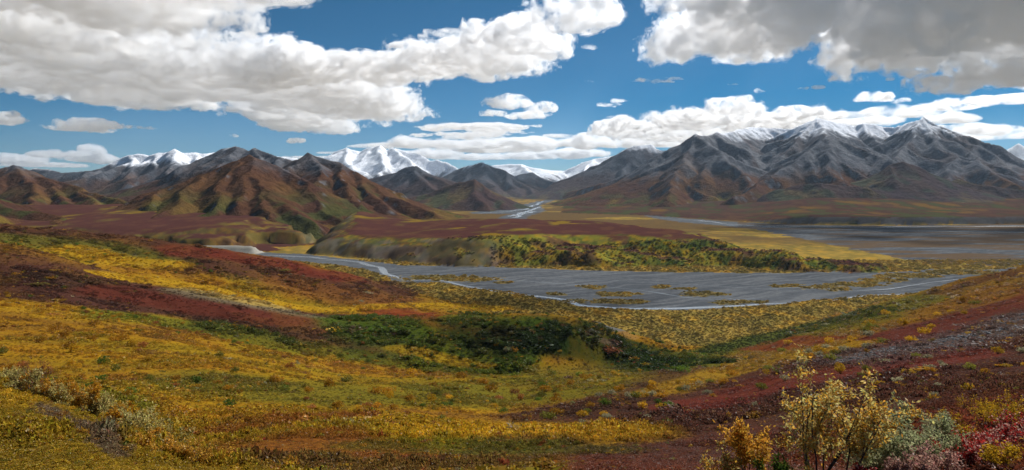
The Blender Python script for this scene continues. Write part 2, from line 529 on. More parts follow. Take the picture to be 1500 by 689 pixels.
def fan_tint(x, y, z, steep, px):
    s1 = fbm(x / 420, y / 420, 91, 4); s2 = fbm(x / 90, y / 160, 93, 4)
    c = np.broadcast_to(np.array([.052, .023, .017]), (len(x), 3)).copy()
    c = mixc(c, np.array([.08, .042, .020]), sstep(.5, .64, s2) * .7)
    c = mixc(c, YELL * .4, sstep(.58, .72, s1) * sstep(.45, .6, s2) * .4)
    c = mixc(c, DGREEN * 1.4, sstep(.46, .34, s2) * .6)
    c = mixc(c, np.array([.075, .07, .065]), sstep(.2, .4, steep) * .85)
    return c


def bed_tint(x, y, px):
    a = x * .90 + y * .43; b = -x * .43 + y * .90     # flow runs left to right, slightly towards the viewer
    wv = fbm(x / 120, y / 120, 101, 3) * 2.2
    s = fbm(a / 110 + wv, b / 11 + wv * 3, 103, 4)
    s2 = fbm(x / 25, y / 25, 105, 3)
    c = np.broadcast_to(np.array([.085, .090, .096]), (len(x), 3)).copy()
    c = mixc(c, np.array([.050, .055, .061]), sstep(.50, .66, s) * .6)
    c = mixc(c, np.array([.14, .143, .143]), sstep(.46, .32, s) * .5)
    return c


steep = np.zeros_like(GZ)
dzr = np.abs(np.gradient(GZ, axis=0)) / np.maximum(np.gradient(np.hypot(GX, GY), axis=0), .01)
dzt = np.abs(np.gradient(GZ, axis=1)) / np.maximum(np.hypot(np.gradient(GX, axis=1), np.gradient(GY, axis=1)), .01)
steep = np.hypot(dzr, dzt).ravel()
hill = (gt == 0) & (gz > plain_z(gx, gy) + 1.0)
inbed = ((gt == 0) & ~hill)
wb = (fbm(gx / 40, gy / 40, 111, 4) - .5)
fsel = inbed & (gy > 700) & (gy < 12000)
bedsd = np.full(len(gx), -1e4)
for B, wsc in ((BED, 34), (BED2, 70), (BED3, 60)):
    bedsd[fsel] = np.maximum(bedsd[fsel], signed(gx[fsel], gy[fsel], B) + wsc * wb[fsel])
isbed = inbed & (bedsd > 0)

GCOL = np.zeros((len(gx), 3))
dd_ = np.maximum(gy, 1.0)
rad_ = np.hypot(gx, gy)
GCOL[hill] = .62 * hill_tint(gx[hill], gy[hill], gz[hill], gpx[hill], gpy[hill], np.where(gy[hill] > 1, gy[hill], rad_[hill]))
fl = inbed & ~isbed
GCOL[fl] = flat_tint(gx[fl], gy[fl], gpx[fl], gpy[fl], dd_[fl])
tr = (gt == 1) | (gt == 2)
GCOL[tr] = terrace_tint(gx[tr], gy[tr], gz[tr], 0, steep[tr], gpx[tr])
t3 = gt == 3
GCOL[t3] = np.array([.26, .24, .2])
f4 = gt == 4
GCOL[f4] = fan_tint(gx[f4], gy[f4], gz[f4], steep[f4], gpx[f4])
GCOL[isbed] = bed_tint(gx[isbed], gy[isbed], gpx[isbed])
# the broad flat on the right: gravel half covered with low willow
b2 = isbed & (gy > 1650) & (gpx > 1080)
s = fbm(gx[b2] / 260, gy[b2] / 60, 121, 4)
GCOL[b2] = mixc(GCOL[b2] * .95, np.array([.10, .062, .03]), sstep(.45, .6, s) * .85)
# willow islands on the gravel bars
ISL = [(650,408,60,5),(690,409,40,4),(870,421,22,3),(905,431,32,3.5),(905,442,42,3.5),(1030,431,40,3.5),(1080,443,40,3),(965,420,16,2.5),(1000,423,18,2),
       (1150,419,26,2.5),(1250,417,44,4),(1290,411,40,4),(1200,421,30,2.5),(815,431,14,2.5),(845,441,18,2.5),(1330,404,50,4),(1390,399,50,3.5),(735,414,14,2.5),
       (1310,392,60,5),(1400,392,70,4),(1230,424,20,3),(1440,400,30,3)]
for (ix, iy, ia, ib) in ISL:
    q = np.hypot((gpx - ix) / ia, (gpy - iy) / ib) + (fbm(gx / 16, gy / 16, 131, 3) - .5) * 1.3
    m = isbed & (q < 1)
    GCOL[m] = np.where((fbm(gx[m] / 9, gy[m] / 9, 133, 2) > .5)[:, None], np.array([.17, .12, .035]), np.array([.10, .085, .04]))

Fg = grid_faces(*GX.shape)
cx4 = Fg
def majority(mask): return mask[cx4].sum(1) >= 2
fb = majority(isbed)
ft1 = majority(gt == 1) & ~fb
ft2 = majority((gt == 2) | (gt == 3)) & ~fb & ~ft1
ff = majority(gt == 4) & ~fb & ~ft1 & ~ft2
fh = majority(hill) & ~fb & ~ft1 & ~ft2 & ~ff
fp = ~(fb | ft1 | ft2 | ff | fh)
GV = np.stack([gx, gy, gz], 1)
for nm, fm, mt, lab in (("hillside", fh, MAT_GROUND, "near slopes covered in gold and red autumn tundra"),
                        ("valley_floor", fp, MAT_FLAT, "flat willow covered valley floor in dull gold"),
                        ("river_bed", fb, MAT_GRAVEL, "grey braided gravel river bed"),
                        ("terrace", ft1, MAT_FLAT, "maroon river terrace with steep dark banks"),
                        ("foothill_terrace", ft2, MAT_FLAT, "tundra terrace at the foot of the brown mountain"),
                        ("alluvial_fan", ff, MAT_FLAT, "brown alluvial fan below the right massif")):
    mesh_obj(nm, GV, Fg[fm], mt, col=GCOL, kind="structure", label=lab)


# ------------------------------------------------------------------ mountains
def profile_drop(q, s0, hs):
    return hs * (1 - np.exp(-q * s0 / hs)) + .10 * q


def build_mountain(name, label, ridges, sp, s0=.62, hs=700., spur=None, gully=(90., 14.), rough=16., snow=None, tint=None,
                   seed=0, jag=6., reach=1.0, pad=900., floor=60., warp=6.):
    """ridges: polylines of (photo column, row, depth). Crests become 3-D lines, faces fall away from them with a concave
    profile, side spurs branch off, gullies run straight down the faces."""
    r_ = np.random.default_rng(seed + 100)
    lines = []
    for rd in ridges:
        pts = np.array([P(*p) for p in rd])
        # subdivide and roughen the crest
        out = [pts[0]]
        for a, b in zip(pts[:-1], pts[1:]):
            L = np.linalg.norm(b[:2] - a[:2]); n = max(1, int(L / (sp * 7)))
            for k in range(1, n + 1):
                t = k / n; p = a + (b - a) * t
                if k < n:
                    p = p + np.array([r_.normal(0, .9), r_.normal(0, .9), r_.normal(0, .35)]) * jag
                out.append(p)
        lines.append(np.array(out))
    main = list(lines)
    if spur:
        every, length, sslope = spur
        for ln in main:
            acc = r_.uniform(0, every); side = 1
            for a, b in zip(ln[:-1], ln[1:]):
                L = np.linalg.norm(b[:2] - a[:2]); acc += L
                if acc > every:
                    acc = r_.uniform(-.3, .3) * every
                    t = (b - a)[:2] / (L + 1e-9)
                    for sd in ((1, -1) if r_.random() < .55 else (side,)):
                        side = -side
                        nrm = np.array([-t[1], t[0]]) * sd
                        dirn = nrm + t * r_.uniform(-.5, .5); dirn /= np.linalg.norm(dirn)
                        if (b - a)[2] / (L + 1e-9) < -.1: dirn = dirn + t * .5
                        elif (b - a)[2] / (L + 1e-9) > .1: dirn = dirn - t * .5
                        dirn /= np.linalg.norm(dirn)
                        p = (a + b) / 2; ll = length * r_.uniform(.6, 1.3); pts = [p - np.array([0, 0, jag * .8])]
                        nseg = 6
                        for k in range(nseg):
                            ang = r_.normal(0, .09); c, s_ = math.cos(ang), math.sin(ang)
                            dirn = np.array([dirn[0] * c - dirn[1] * s_, dirn[0] * s_ + dirn[1] * c])
                            st = ll / nseg
                            sl = sslope * r_.uniform(.7, 1.25) * (1 - .45 * k / nseg)
                            pts.append(pts[-1] + np.array([dirn[0] * st, dirn[1] * st, -st * sl]))
                        lines.append(np.array(pts))
    allp = np.concatenate(lines)
    x0, x1 = allp[:, 0].min() - pad, allp[:, 0].max() + pad
    y0, y1 = allp[:, 1].min() - pad, allp[:, 1].max() + pad * .5
    nx, ny = int((x1 - x0) / sp) + 2, int((y1 - y0) / sp) + 2
    X, Y = np.meshgrid(np.linspace(x0, x1, nx), np.linspace(y0, y1, ny))
    w = sp * warp
    XW = X + (fbm(X / (w * 4), Y / (w * 4), seed + 1, 4) - .5) * w * 2.2
    YW = Y + (fbm(X / (w * 4) + 31, Y / (w * 4) - 17, seed + 2, 4) - .5) * w * 2.2
    Hh = np.full(X.shape, -1e4); SS = np.zeros(X.shape); QQ = np.full(X.shape, 1e4)
    zmin = plain_z(0, allp[:, 1].mean()) - floor
    scum = 0.
    dx = (x1 - x0) / (nx - 1); dy = (y1 - y0) / (ny - 1)
    for li, ln in enumerate(lines):
        for a, b in zip(ln[:-1], ln[1:]):
            zt = max(a[2], b[2]) - zmin
            lo, hi = 0., 12000.
            for _ in range(18):
                md = (lo + hi) / 2
                if hs * (1 - math.exp(-md * s0 / hs)) + .10 * md > zt: hi = md
                else: lo = md
            rad = hi
            i0 = max(0, int((min(a[0], b[0]) - rad - x0) / dx)); i1 = min(nx, int((max(a[0], b[0]) + rad - x0) / dx) + 2)
            j0 = max(0, int((min(a[1], b[1]) - rad - y0) / dy)); j1 = min(ny, int((max(a[1], b[1]) + rad - y0) / dy) + 2)
            if i1 <= i0 or j1 <= j0: continue
            xs = XW[j0:j1, i0:i1]; ys = YW[j0:j1, i0:i1]
            ex, ey = b[0] - a[0], b[1] - a[1]; L2 = ex * ex + ey * ey + 1e-9; L = math.sqrt(L2)
            t = np.clip(((xs - a[0]) * ex + (ys - a[1]) * ey) / L2, 0, 1)
            q = np.hypot(xs - a[0] - t * ex, ys - a[1] - t * ey)
            h = a[2] + (b[2] - a[2]) * t - profile_drop(q, s0, hs)
            m = h > Hh[j0:j1, i0:i1]
            sd = np.sign((xs - a[0]) * ey - (ys - a[1]) * ex)
            # coordinate along the crest, fanning round the ends
            s_along = scum + t * L + np.where(t >= 1, 1, np.where(t <= 0, -1, 0)) * 0
            Hh[j0:j1, i0:i1][m] = h[m]
            SS[j0:j1, i0:i1][m] = (s_along + sd * 5000 + li * 333)[m]
            QQ[j0:j1, i0:i1][m] = q[m]
            scum += L
    gl, ga = gully
    g = ridged(SS / gl + (fbm(X / (sp * 14), Y / (sp * 14), seed + 5, 3) - .5) * 1.3, QQ / (gl * 6), seed + 6, 4)
    g2 = ridged(XW / (sp * 22), YW / (sp * 22), seed + 16, 5)
    act = sstep(0, 180, QQ) * sstep(.98, .5, (Hh.max() - Hh) / max(Hh.max() - zmin, 1))
    Hh = Hh - ga * (1 - g) * act + rough * 1.3 * (g2 - .45) * sstep(0, sp * 9, QQ)
    rz = rough * (fbm(X / (sp * 26), Y / (sp * 26), seed + 8, 6, .55) - .5) * 2
    Hh = Hh + rz * sstep(0, sp * 8, QQ) + (fbm(X / (sp * 3), Y / (sp * 3), seed + 9, 3) - .5) * jag * 1.4 * sstep(sp * .3, sp * 3, QQ)
    gy_, gx_ = np.gradient(Hh, dy, dx)
    slope = np.hypot(gx_, gy_)
    keep = Hh > (plain_z(X, Y) - floor)
    conc = g
    x, y, z = X.ravel(), Y.ravel(), Hh.ravel()
    px = CX + F * x / np.maximum(y, 1); py = HY - F * z / np.maximum(y, 1)
    col = tint(x, y, z, slope.ravel(), conc.ravel(), px, py, QQ.ravel(), gy_.ravel(), gx_.ravel())
    Fc = grid_faces(ny, nx)
    # front side only a little beyond the crest, nothing below the ground
    kf = keep.ravel()[Fc].any(1)
    return mesh_obj(name, np.stack([x, y, z], 1), Fc[kf], MAT_MOUNT, col=col, kind="structure", label=label)


ROCK = np.array([.125, .130, .143]); ROCKD = np.array([.072, .076, .087]); SCREE = np.array([.18, .183, .19])
TUNB = np.array([.092, .042, .020]); TUNM = np.array([.060, .026, .019]); SNOW = np.array([.80, .82, .86])


def mk_tint(rock_lo, rock_hi, snow_z=None, snow_w=60., veg=1.0, red=0.5, seed=0, dark=0., yellow=.8, snow_amt=1.):
    def f(x, y, z, sl, gl, px, py, q, gyy, gxx):
        n1 = fbm(x / 380, y / 380, seed + 201, 5); n2 = fbm(x / 70, y / 70, seed + 203, 4); n3 = fbm(x / 150, y / 500, seed + 207, 4)
        c = mixc(np.broadcast_to(TUNB, (len(x), 3)).copy(), TUNM, sstep(.42, .6, n1) * red + sstep(.5, .65, n2) * .3)
        c = mixc(c, np.array([.115, .058, .020]), sstep(.55, .7, n3) * .5 * veg)
        yl = sstep(.56, .68, fbm(x / 260, y / 420, seed + 211, 4)) * sstep(rock_lo, rock_lo - 160, z) * yellow
        c = mixc(c, np.array([.21, .15, .022]), yl * .65)
        c = mixc(c, DGREEN * 1.6, sstep(.55, .66, fbm(x / 110, y / 180, seed + 213, 3)) * sstep(rock_lo, rock_lo - 160, z) * .6)
        # rock and scree by height, steepness and gully
        rk = sstep(rock_lo, rock_hi, z + (n1 - .5) * 260 + (n2 - .5) * 130 + (gl - .5) * 60)
        rk = np.maximum(rk, sstep(.95, 1.2, sl + (n2 - .5) * .5))
        r = mixc(np.broadcast_to(ROCK, (len(x), 3)).copy(), ROCKD, sstep(.45, .6, n2) * .8)
        r = mixc(r, SCREE, sstep(.42, .2, gl) * .8)
        r = mixc(r, TUNB * .9, sstep(.55, .7, n3) * .35)
        c = mixc(c, r, rk * .95)
        c = mixc(c, np.array([.036, .042, .055]), np.full(len(x), dark))
        if snow_z is not None:
            sw = sstep(snow_z - snow_w, snow_z + snow_w, z + (n1 - .5) * snow_w * 2.2 + (n2 - .5) * snow_w * 1.8 + (.5 - gl) * snow_w * 1.4 - np.clip(sl - .8, 0, 1) * snow_w * 2)
            # drier on slopes that face the sun (behind the crest)
            c = mixc(c, SNOW, sw * snow_amt)
        return c
    return f


# right massif
build_mountain("mountain", "broad grey massif with snow dusted rim above the gravel flat", [
    [(800,288,9800),(850,277,9000),(900,264,8200),(927,252,7900),(954,232,7500),(980,218,7200),(1007,204,7000),(1022,196,6900),(1032,200,7050),(1046,193,7300),
     (1061,196,7500),(1077,192,7700),(1085,189,7900),(1099,186,8200),(1123,187,8400),(1158,188,8300),(1171,184,8000),(1187,176,7700),(1195,173,7600),(1224,179,7850),
     (1251,184,8000),(1263,180,7900),(1289,185,8000),(1313,186,7900),(1329,180,7600),(1348,174,7250),(1354,171,7150),(1366,176,7100),(1388,186,7000),
     (1409,194,6900),(1436,207,6750),(1458,217,6600),(1474,224,6500),(1500,237,6300),(1560,256,6000),(1640,272,5600)],
    [(1022,196,6900),(1042,215,6500),(1062,232,6200),(1085,252,5900),(1100,268,5700),(1108,282,5450)],
    [(1022,196,6900),(1008,225,6500),(995,248,6150),(985,268,5800),(975,288,5350)],
    [(1046,193,7300),(1075,222,6900),(1095,243,6500)],
    [(1195,173,7600),(1180,193,7200),(1150,222,6800),(1128,245,6500)],
    [(1195,173,7600),(1206,190,7000),(1215,200,6300),(1180,225,6050),(1145,250,5800),(1108,271,5500),(1075,287,5150)],
    [(1215,200,6300),(1250,213,6200),(1290,228,6000),(1312,236,5700),(1318,262,5300)],
    [(1215,200,6300),(1212,228,5900),(1218,252,5600),(1240,270,5250)],
    [(1263,180,7900),(1275,200,7400),(1290,215,7000)],
    [(1354,171,7150),(1342,196,6800),(1322,218,6450),(1308,234,6050)],
    [(1354,171,7150),(1364,196,6750),(1378,216,6400),(1398,232,6100),(1392,252,5750),(1375,272,5400)],
    [(1409,194,6900),(1425,222,6400),(1440,246,5900),(1450,268,5500)],
    [(1398,232,6100),(1430,238,5900),(1460,252,5600),(1490,268,5300)],
  ], 18.5, s0=.72, hs=760, spur=(560, 560, .55), gully=(80, 26), rough=12, seed=11, warp=3.,
  tint=mk_tint(10, 190, snow_z=575, snow_w=60, seed=1, red=.55, snow_amt=1.))
# lower round humps along the massif's foot
build_mountain("foothill", "round dark fronted foothill below the grey massif", [
    [(1262,262,5500),(1300,240,5450),(1322,236,5400),(1345,244,5400),(1362,262,5450)],
    [(1300,240,5450),(1305,262,5150)], [(1345,244,5400),(1348,266,5100)]], 13, s0=.6, hs=300, spur=(160, 160, .5), gully=(50, 9), rough=8, seed=31, pad=500,
  tint=mk_tint(200, 500, seed=5, red=.6, dark=.5))
build_mountain("foothill", "long low foothill row beside the round foothill", [
    [(1120,285,5200),(1165,270,5150),(1200,268,5100),(1240,272,5100),(1270,274,5000)],
    [(1400,262,5300),(1440,270,5200),(1480,276,5100),(1540,280,5000)]], 14, s0=.55, hs=260, spur=(170, 160, .5), gully=(50, 9), rough=8, seed=33, pad=500,
  tint=mk_tint(260, 600, seed=6, red=.7, dark=.45))
# dark mountain left of the massif
build_mountain("mountain", "dark mountain with snowy top left of the grey massif", [
    [(770,296,12500),(789,290,12000),(802,282,11800),(821,269,11400),(842,257,11100),(869,244,10800),(900,230,10500),(912,222,10400),(927,214,10300),(936,213,10300),(950,211,10400),(963,220,10600),(1000,222,11000),(1060,230,11500)],
    [(936,213,10300),(925,240,9800),(905,258,9300)], [(900,230,10500),(880,256,10000),(860,274,9500)]],
  27, s0=.62, hs=900, spur=(600, 700, .5), gully=(110, 26), rough=20, seed=41, tint=mk_tint(40, 260, snow_z=600, snow_w=60, seed=7, red=.4, dark=.55))
# centre valley hills
build_mountain("mountain", "blue grey mountain with snowy summit at the valley head", [
    [(655,262,13500),(676,246,13000),(695,241,12600),(710,237,12400),(726,244,12300),(737,249,12100),(747,256,11900),(768,268,11400),(785,284,10800)],
    [(710,237,12400),(712,256,11600),(716,276,10800)], [(737,249,12100),(750,268,11200)], [(695,241,12600),(680,262,11700)]],
  30, s0=.6, hs=900, spur=(600, 700, .5), gully=(120, 26), rough=20, seed=51, tint=mk_tint(-40, 200, snow_z=420, snow_w=90, seed=8, red=.3, dark=.55))
build_mountain("mountain", "small dark mountain behind the valley head river", [
    [(745,262,16500),(765,255,16000),(783,252,15500),(793,260,15000),(803,268,14500),(815,276,14000)],
    [(783,252,15500),(785,268,14300)]], 38, s0=.55, hs=900, spur=(700, 700, .5), gully=(140, 26), rough=22, seed=53,
  tint=mk_tint(0, 250, snow_z=520, snow_w=90, seed=9, red=.3, dark=.6))
build_mountain("mountain", "pointed dark hill in front of the snowy range", [
    [(520,272,8600),(538,262,8500),(567,254,8300),(600,246,8100),(617,243,8000),(632,253,7800),(650,262,7600),(668,272,7300)],
    [(617,243,8000),(622,262,7500),(640,278,7000)], [(567,254,8300),(575,272,7700)]],
  22, s0=.55, hs=600, spur=(420, 480, .5), gully=(90, 18), rough=14, seed=55, tint=mk_tint(0, 220, seed=10, red=.5, dark=.5))
build_mountain("mountain", "low dark hill with maroon toe beside the far river", [
    [(590,292,6600),(621,284,6400),(642,278,6200),(667,267,6050),(684,262,6000),(701,272,5900),(718,285,5700),(735,297,5500)],
    [(684,262,6000),(690,282,5600),(700,298,5200)], [(642,278,6200),(640,296,5700)]],
  16, s0=.5, hs=380, spur=(300, 330, .45), gully=(70, 10), rough=9, seed=57, tint=mk_tint(60, 260, seed=12, red=.7, dark=.35))
# snowy range in the middle distance
build_mountain("snowy_range", "high snow covered range behind the dark pointed hill", [
    [(440,240,21000),(470,238,20000),(483,233,19500),(494,225,19000),(508,216,18500),(515,219,18400),(536,222,18600),(544,217,18400),(563,212,18000),(571,222,18000),
     (582,216,17800),(594,220,17600),(604,223,17500),(619,227,17300),(632,235,17000),(640,234,16800),(653,238,16500),(667,245,16200),(690,252,15800)],
    [(508,216,18500),(515,238,17000),(530,256,15500)], [(563,212,18000),(560,236,16500),(555,255,15300)], [(582,216,17800),(600,240,16200),(620,256,15200)],
    [(544,217,18400),(538,240,16800)]],
  42, s0=.62, hs=1700, spur=(900, 1100, .5), gully=(190, 60), rough=45, seed=61, jag=16, pad=1500, tint=mk_tint(-60, 120, snow_z=260, snow_w=130, seed=14, red=.2, dark=.2))
build_mountain("snowy_range", "far snow slopes rising into cloud at the valley head", [
    [(690,248,26000),(720,243,25500),(745,240,25000),(764,240,24500),(785,246,24500),(805,250,25000),(830,250,25500),(850,243,25500),(873,233,25500),(900,226,26000),(940,224,26500),(980,222,27000)],
    [(764,240,24500),(778,256,22500)], [(873,233,25500),(850,252,23500),(828,266,21500)]],
  65, s0=.5, hs=1900, spur=(1300, 1500, .45), gully=(260, 70), rough=60, seed=63, jag=20, pad=2000, tint=mk_tint(-100, 100, snow_z=330, snow_w=200, seed=15, red=.2, dark=.2))
build_mountain("snowy_range", "far blue snowy peaks past the massif's right shoulder", [
    [(1440,232,26000),(1462,224,26000),(1474,217,26000),(1485,210,26000),(1496,217,26000),(1512,212,26000),(1530,204,26000),(1550,214,26000),(1600,210,27000),(1680,226,27000)]],
  75, s0=.6, hs=1900, spur=(1300, 1500, .45), gully=(260, 70), rough=60, seed=65, jag=24, pad=2000, tint=mk_tint(-100, 100, snow_z=600, snow_w=250, seed=16, red=.2, dark=.2))
# left snowy range
build_mountain("snowy_range", "snow capped range with dark lower slopes behind the brown dome", [
    [(-60,262,10500),(0,256,10300),(48,250,10000),(63,246,9900),(78,249,9800),(90,253,9700),(130,250,9500),(154,245,9300),(166,237,9200),(191,227,9000),(203,225,9000),(217,228,9000),(229,224,8900),
     (242,223,8900),(256,218,8800),(271,225,8900),(288,223,9000),(300,225,9000),(330,222,9300),(380,226,9600),(430,232,10000)],
    [(256,218,8800),(250,240,8200),(240,262,7500)], [(191,227,9000),(185,250,8300),(180,268,7700)], [(288,223,9000),(285,248,8300)], [(130,250,9500),(128,264,8800)], [(229,224,8900),(222,246,8300)]],
  25, s0=.68, hs=700, spur=(480, 620, .5), gully=(100, 30), rough=18, seed=71, tint=mk_tint(20, 180, snow_z=292, snow_w=38, seed=17, red=.5, dark=.25, yellow=.2))
# grey peaks behind the dome
build_mountain("mountain", "grey twin topped mountain dusted with snow behind the brown dome", [
    [(195,296,6400),(231,276,6200),(262,256,6000),(285,242,5900),(300,233,5850),(313,226,5800),(323,218,5750),(340,214,5700),(357,221,5650),(369,216,5600),(390,223,5500),(409,229,5400),(436,236,5300),(470,256,5100)],
    [(340,214,5700),(330,240,5300),(318,262,4900)], [(369,216,5600),(380,240,5200),(395,258,4800)], [(409,229,5400),(418,250,5000)]],
  16, s0=.66, hs=500, spur=(320, 380, .5), gully=(70, 16), rough=11, seed=73, tint=mk_tint(60, 170, snow_z=345, snow_w=26, seed=18, red=.4, dark=.1, yellow=.4, snow_amt=.7))
# brown dome
build_mountain("mountain", "brown rounded mountain with tundra slopes and yellow gullies", [
    [(100,334,2600),(130,326,2800),(160,314,2950),(187,297,3050),(215,285,3100),(242,276,3150),(273,263,3220),(300,254,3280),(313,247,3300),(336,239,3350),(353,231,3380),(369,226,3400),(388,239,3380),(405,246,3350),
     (426,255,3300),(445,265,3250),(456,282,3150),(479,306,2950),(500,320,2800)],
    [(369,226,3400),(372,250,3200),(385,272,3000),(405,292,2800),(430,312,2620),(455,328,2500)],
    [(353,231,3380),(335,258,3150),(318,285,2850),(305,308,2620)],
    [(300,254,3280),(275,276,3000),(250,298,2750),(225,318,2550)],
    [(242,276,3150),(215,300,2850)],
    [(372,250,3200),(352,276,2950),(345,302,2680)], [(385,272,3000),(388,300,2700),(392,318,2550)]],
  8.5, s0=.52, hs=330, spur=None, gully=(60, 6), rough=7, seed=75, warp=5., jag=3, pad=500, tint=mk_tint(40, 240, seed=19, red=.5, yellow=.5))
build_mountain("mountain", "pointed dark peak with long brown right slope", [
    [(395,262,4500),(416,248,4400),(437,236,4300),(448,229,4220),(456,223,4200),(466,229,4180),(481,233,4150),(498,238,4100),(510,246,4050),(531,261,3950),(548,272,3880),(569,284,3780),(600,299,3650),(640,312,3400)],
    [(456,223,4200),(462,241,4000),(471,251,3850),(468,264,3700),(460,272,3600),(460,288,3400),(470,304,3200)],
    [(498,238,4100),(505,262,3800),(515,284,3500),(525,302,3200)], [(531,261,3950),(545,284,3600),(560,300,3300)],
    [(437,236,4300),(432,256,4050)]],
  10, s0=.62, hs=400, spur=(700, 240, .52), gully=(55, 6), rough=7, seed=77, warp=4., jag=3.5, pad=500, tint=mk_tint(70, 200, seed=20, red=.4, yellow=.5))
# left edge
build_mountain("mountain", "jagged dark crested mountain with brown right flank", [
    [(-140,262,4700),(-60,252,4600),(-20,250,4550),(0,247,4500),(8,244,4500),(15,248,4480),(23,241,4450),(32,243,4450),(42,250,4420),(53,258,4380),(69,260,4300),(84,266,4200),(105,270,4100),(118,277,4000),(147,285,3850),(185,294,3650),(215,306,3400)],
    [(23,241,4450),(40,262,4150),(52,280,3850),(45,296,3500)], [(69,260,4300),(85,282,3900),(105,302,3450),(125,318,3050)], [(118,277,4000),(140,300,3500),(150,316,3150)],
    [(0,247,4500),(5,270,4100)]],
  11, s0=.6, hs=400, spur=(700, 280, .5), gully=(55, 7), rough=8, seed=79, warp=4., jag=5, pad=500, tint=mk_tint(40, 170, seed=22, red=.5, yellow=.5))
build_mountain("foothill", "low brown foothill under the jagged mountain", [
    [(-300,262,3100),(-120,272,3000),(-40,280,2900),(0,288,2800),(21,302,2650),(46,308,2600),(80,318,2450),(95,328,2300)],
    [(-40,280,2900),(-20,305,2500),(0,320,2250)]],
  9, s0=.45, hs=260, spur=(200, 190, .42), gully=(45, 6), rough=6, seed=81, jag=2.5, pad=400, tint=mk_tint(120, 320, seed=23, red=.6, yellow=.9))


# ------------------------------------------------------------------ water
def water_mat():
    m, n, l = new_mat("river_water")
    out = n.new("ShaderNodeOutputMaterial"); b = n.new("ShaderNodeBsdfPrincipled")
    b.inputs["Base Color"].default_value = (.24, .26, .27, 1); b.inputs["Roughness"].default_value = .25
    b.inputs["Specular IOR Level"].default_value = .9
    tc = n.new("ShaderNodeTexCoord"); nz = n.new("ShaderNodeTexNoise"); nz.inputs["Scale"].default_value = .6; nz.inputs["Detail"].default_value = 4
    bp = n.new("ShaderNodeBump"); bp.inputs["Strength"].default_value = .7; bp.inputs["Distance"].default_value = .3
    l.new(tc.outputs["Object"], nz.inputs["Vector"]); l.new(nz.outputs["Fac"], bp.inputs["Height"]); l.new(bp.outputs[0], b.inputs["Normal"])
    l.new(b.outputs[0], out.inputs[0])
    return m


MAT_WATER = water_mat()


def river(label, pts, w, seed, lift=.12):
    """a channel: photo points on the plain, width in metres"""
    w = w * 1.35
    r_ = np.random.default_rng(seed)
    p = np.array([(c[0], c[1]) for c in on_plain(pts)])
    # resample and meander
    L = np.concatenate([[0], np.cumsum(np.hypot(*np.diff(p, axis=0).T))])
    n = max(24, int(L[-1] / 12))
    t = np.linspace(0, L[-1], n)
    x = np.interp(t, L, p[:, 0]); y = np.interp(t, L, p[:, 1])
    for _ in range(3):
        x[1:-1] = (x[:-2] + x[1:-1] * 2 + x[2:]) / 4; y[1:-1] = (y[:-2] + y[1:-1] * 2 + y[2:]) / 4
    tx, ty = np.gradient(x), np.gradient(y); l_ = np.hypot(tx, ty); nx_, ny_ = -ty / l_, tx / l_
    me = (fbm(t / 90, t * 0 + seed, seed, 3) - .5) * w * 2.4
    x = x + nx_ * me; y = y + ny_ * me
    ww = w * (.35 + 1.2 * fbm(t / 60, t * 0 + 5, seed + 3, 3)) * np.minimum(1, np.minimum(t, L[-1] - t) / 60 + .15)
    A = np.stack([x + nx_ * ww / 2, y + ny_ * ww / 2], 1); B = np.stack([x - nx_ * ww / 2, y - ny_ * ww / 2], 1)
    V = np.zeros((2 * n, 3)); V[0::2, :2] = A; V[1::2, :2] = B
    V[:, 2] = plain_z(V[:, 0], V[:, 1]) + lift
    i = np.arange(n - 1) * 2
    Q = np.stack([i, i + 1, i + 3, i + 2], 1)
    return mesh_obj("river", V, Q, MAT_WATER, kind="structure", label=label)


river("silvery channel winding out of the left canyon", [(385,374),(455,376.5),(520,383),(552,391),(566,401),(592,411)], 11, 1)
river("silvery channel along the near bank", [(592,411),(640,410),(680,419),(720,425),(765,432),(835,441),(852,448),(930,452),(1000,451.5),(1050,449.5),(1100,446),(1165,443.5)], 8, 2)
river("thin channel crossing the middle of the gravel", [(600,399),(680,405),(760,411),(850,418),(930,424),(1010,437),(1060,441),(1120,436)], 2.2, 3)
river("short bright channel near the right slope", [(1215,441),(1240,438),(1290,432),(1330,431)], 8, 4)
river("thin channel under the terrace", [(760,406),(860,411),(960,414),(1060,420),(1130,424),(1200,429)], 1.8, 5)
river("channel on the gravel by the terrace toe", [(1120,424),(1180,421),(1240,427),(1300,424),(1360,414),(1420,408)], 3, 6)
river("bright far channel below the dark bluff", [(1010,322.5),(1045,325.5),(1075,329),(1110,331.5),(1160,331),(1220,332.5),(1290,333),(1350,331.5),(1430,332),(1500,331),(1640,329)], 24, 7)
river("far channel on the dark flat", [(1060,330),(1110,333.5),(1200,336),(1300,338),(1420,340),(1560,341)], 9, 8)
river("pale pool on the far flat behind the terrace", [(712,326.3),(735,326.0),(765,326.2)], 40, 9)
for k, pts in enumerate([[(700,314),(745,311),(775,308)], [(745,318),(770,312),(790,305)], [(765,309),(782,303),(795,297.5)], [(755,320),(762,315),(785,311)]]):
    river("thin far braid of the valley head river", [(a, b) for a, b in pts], 22, 20 + k)

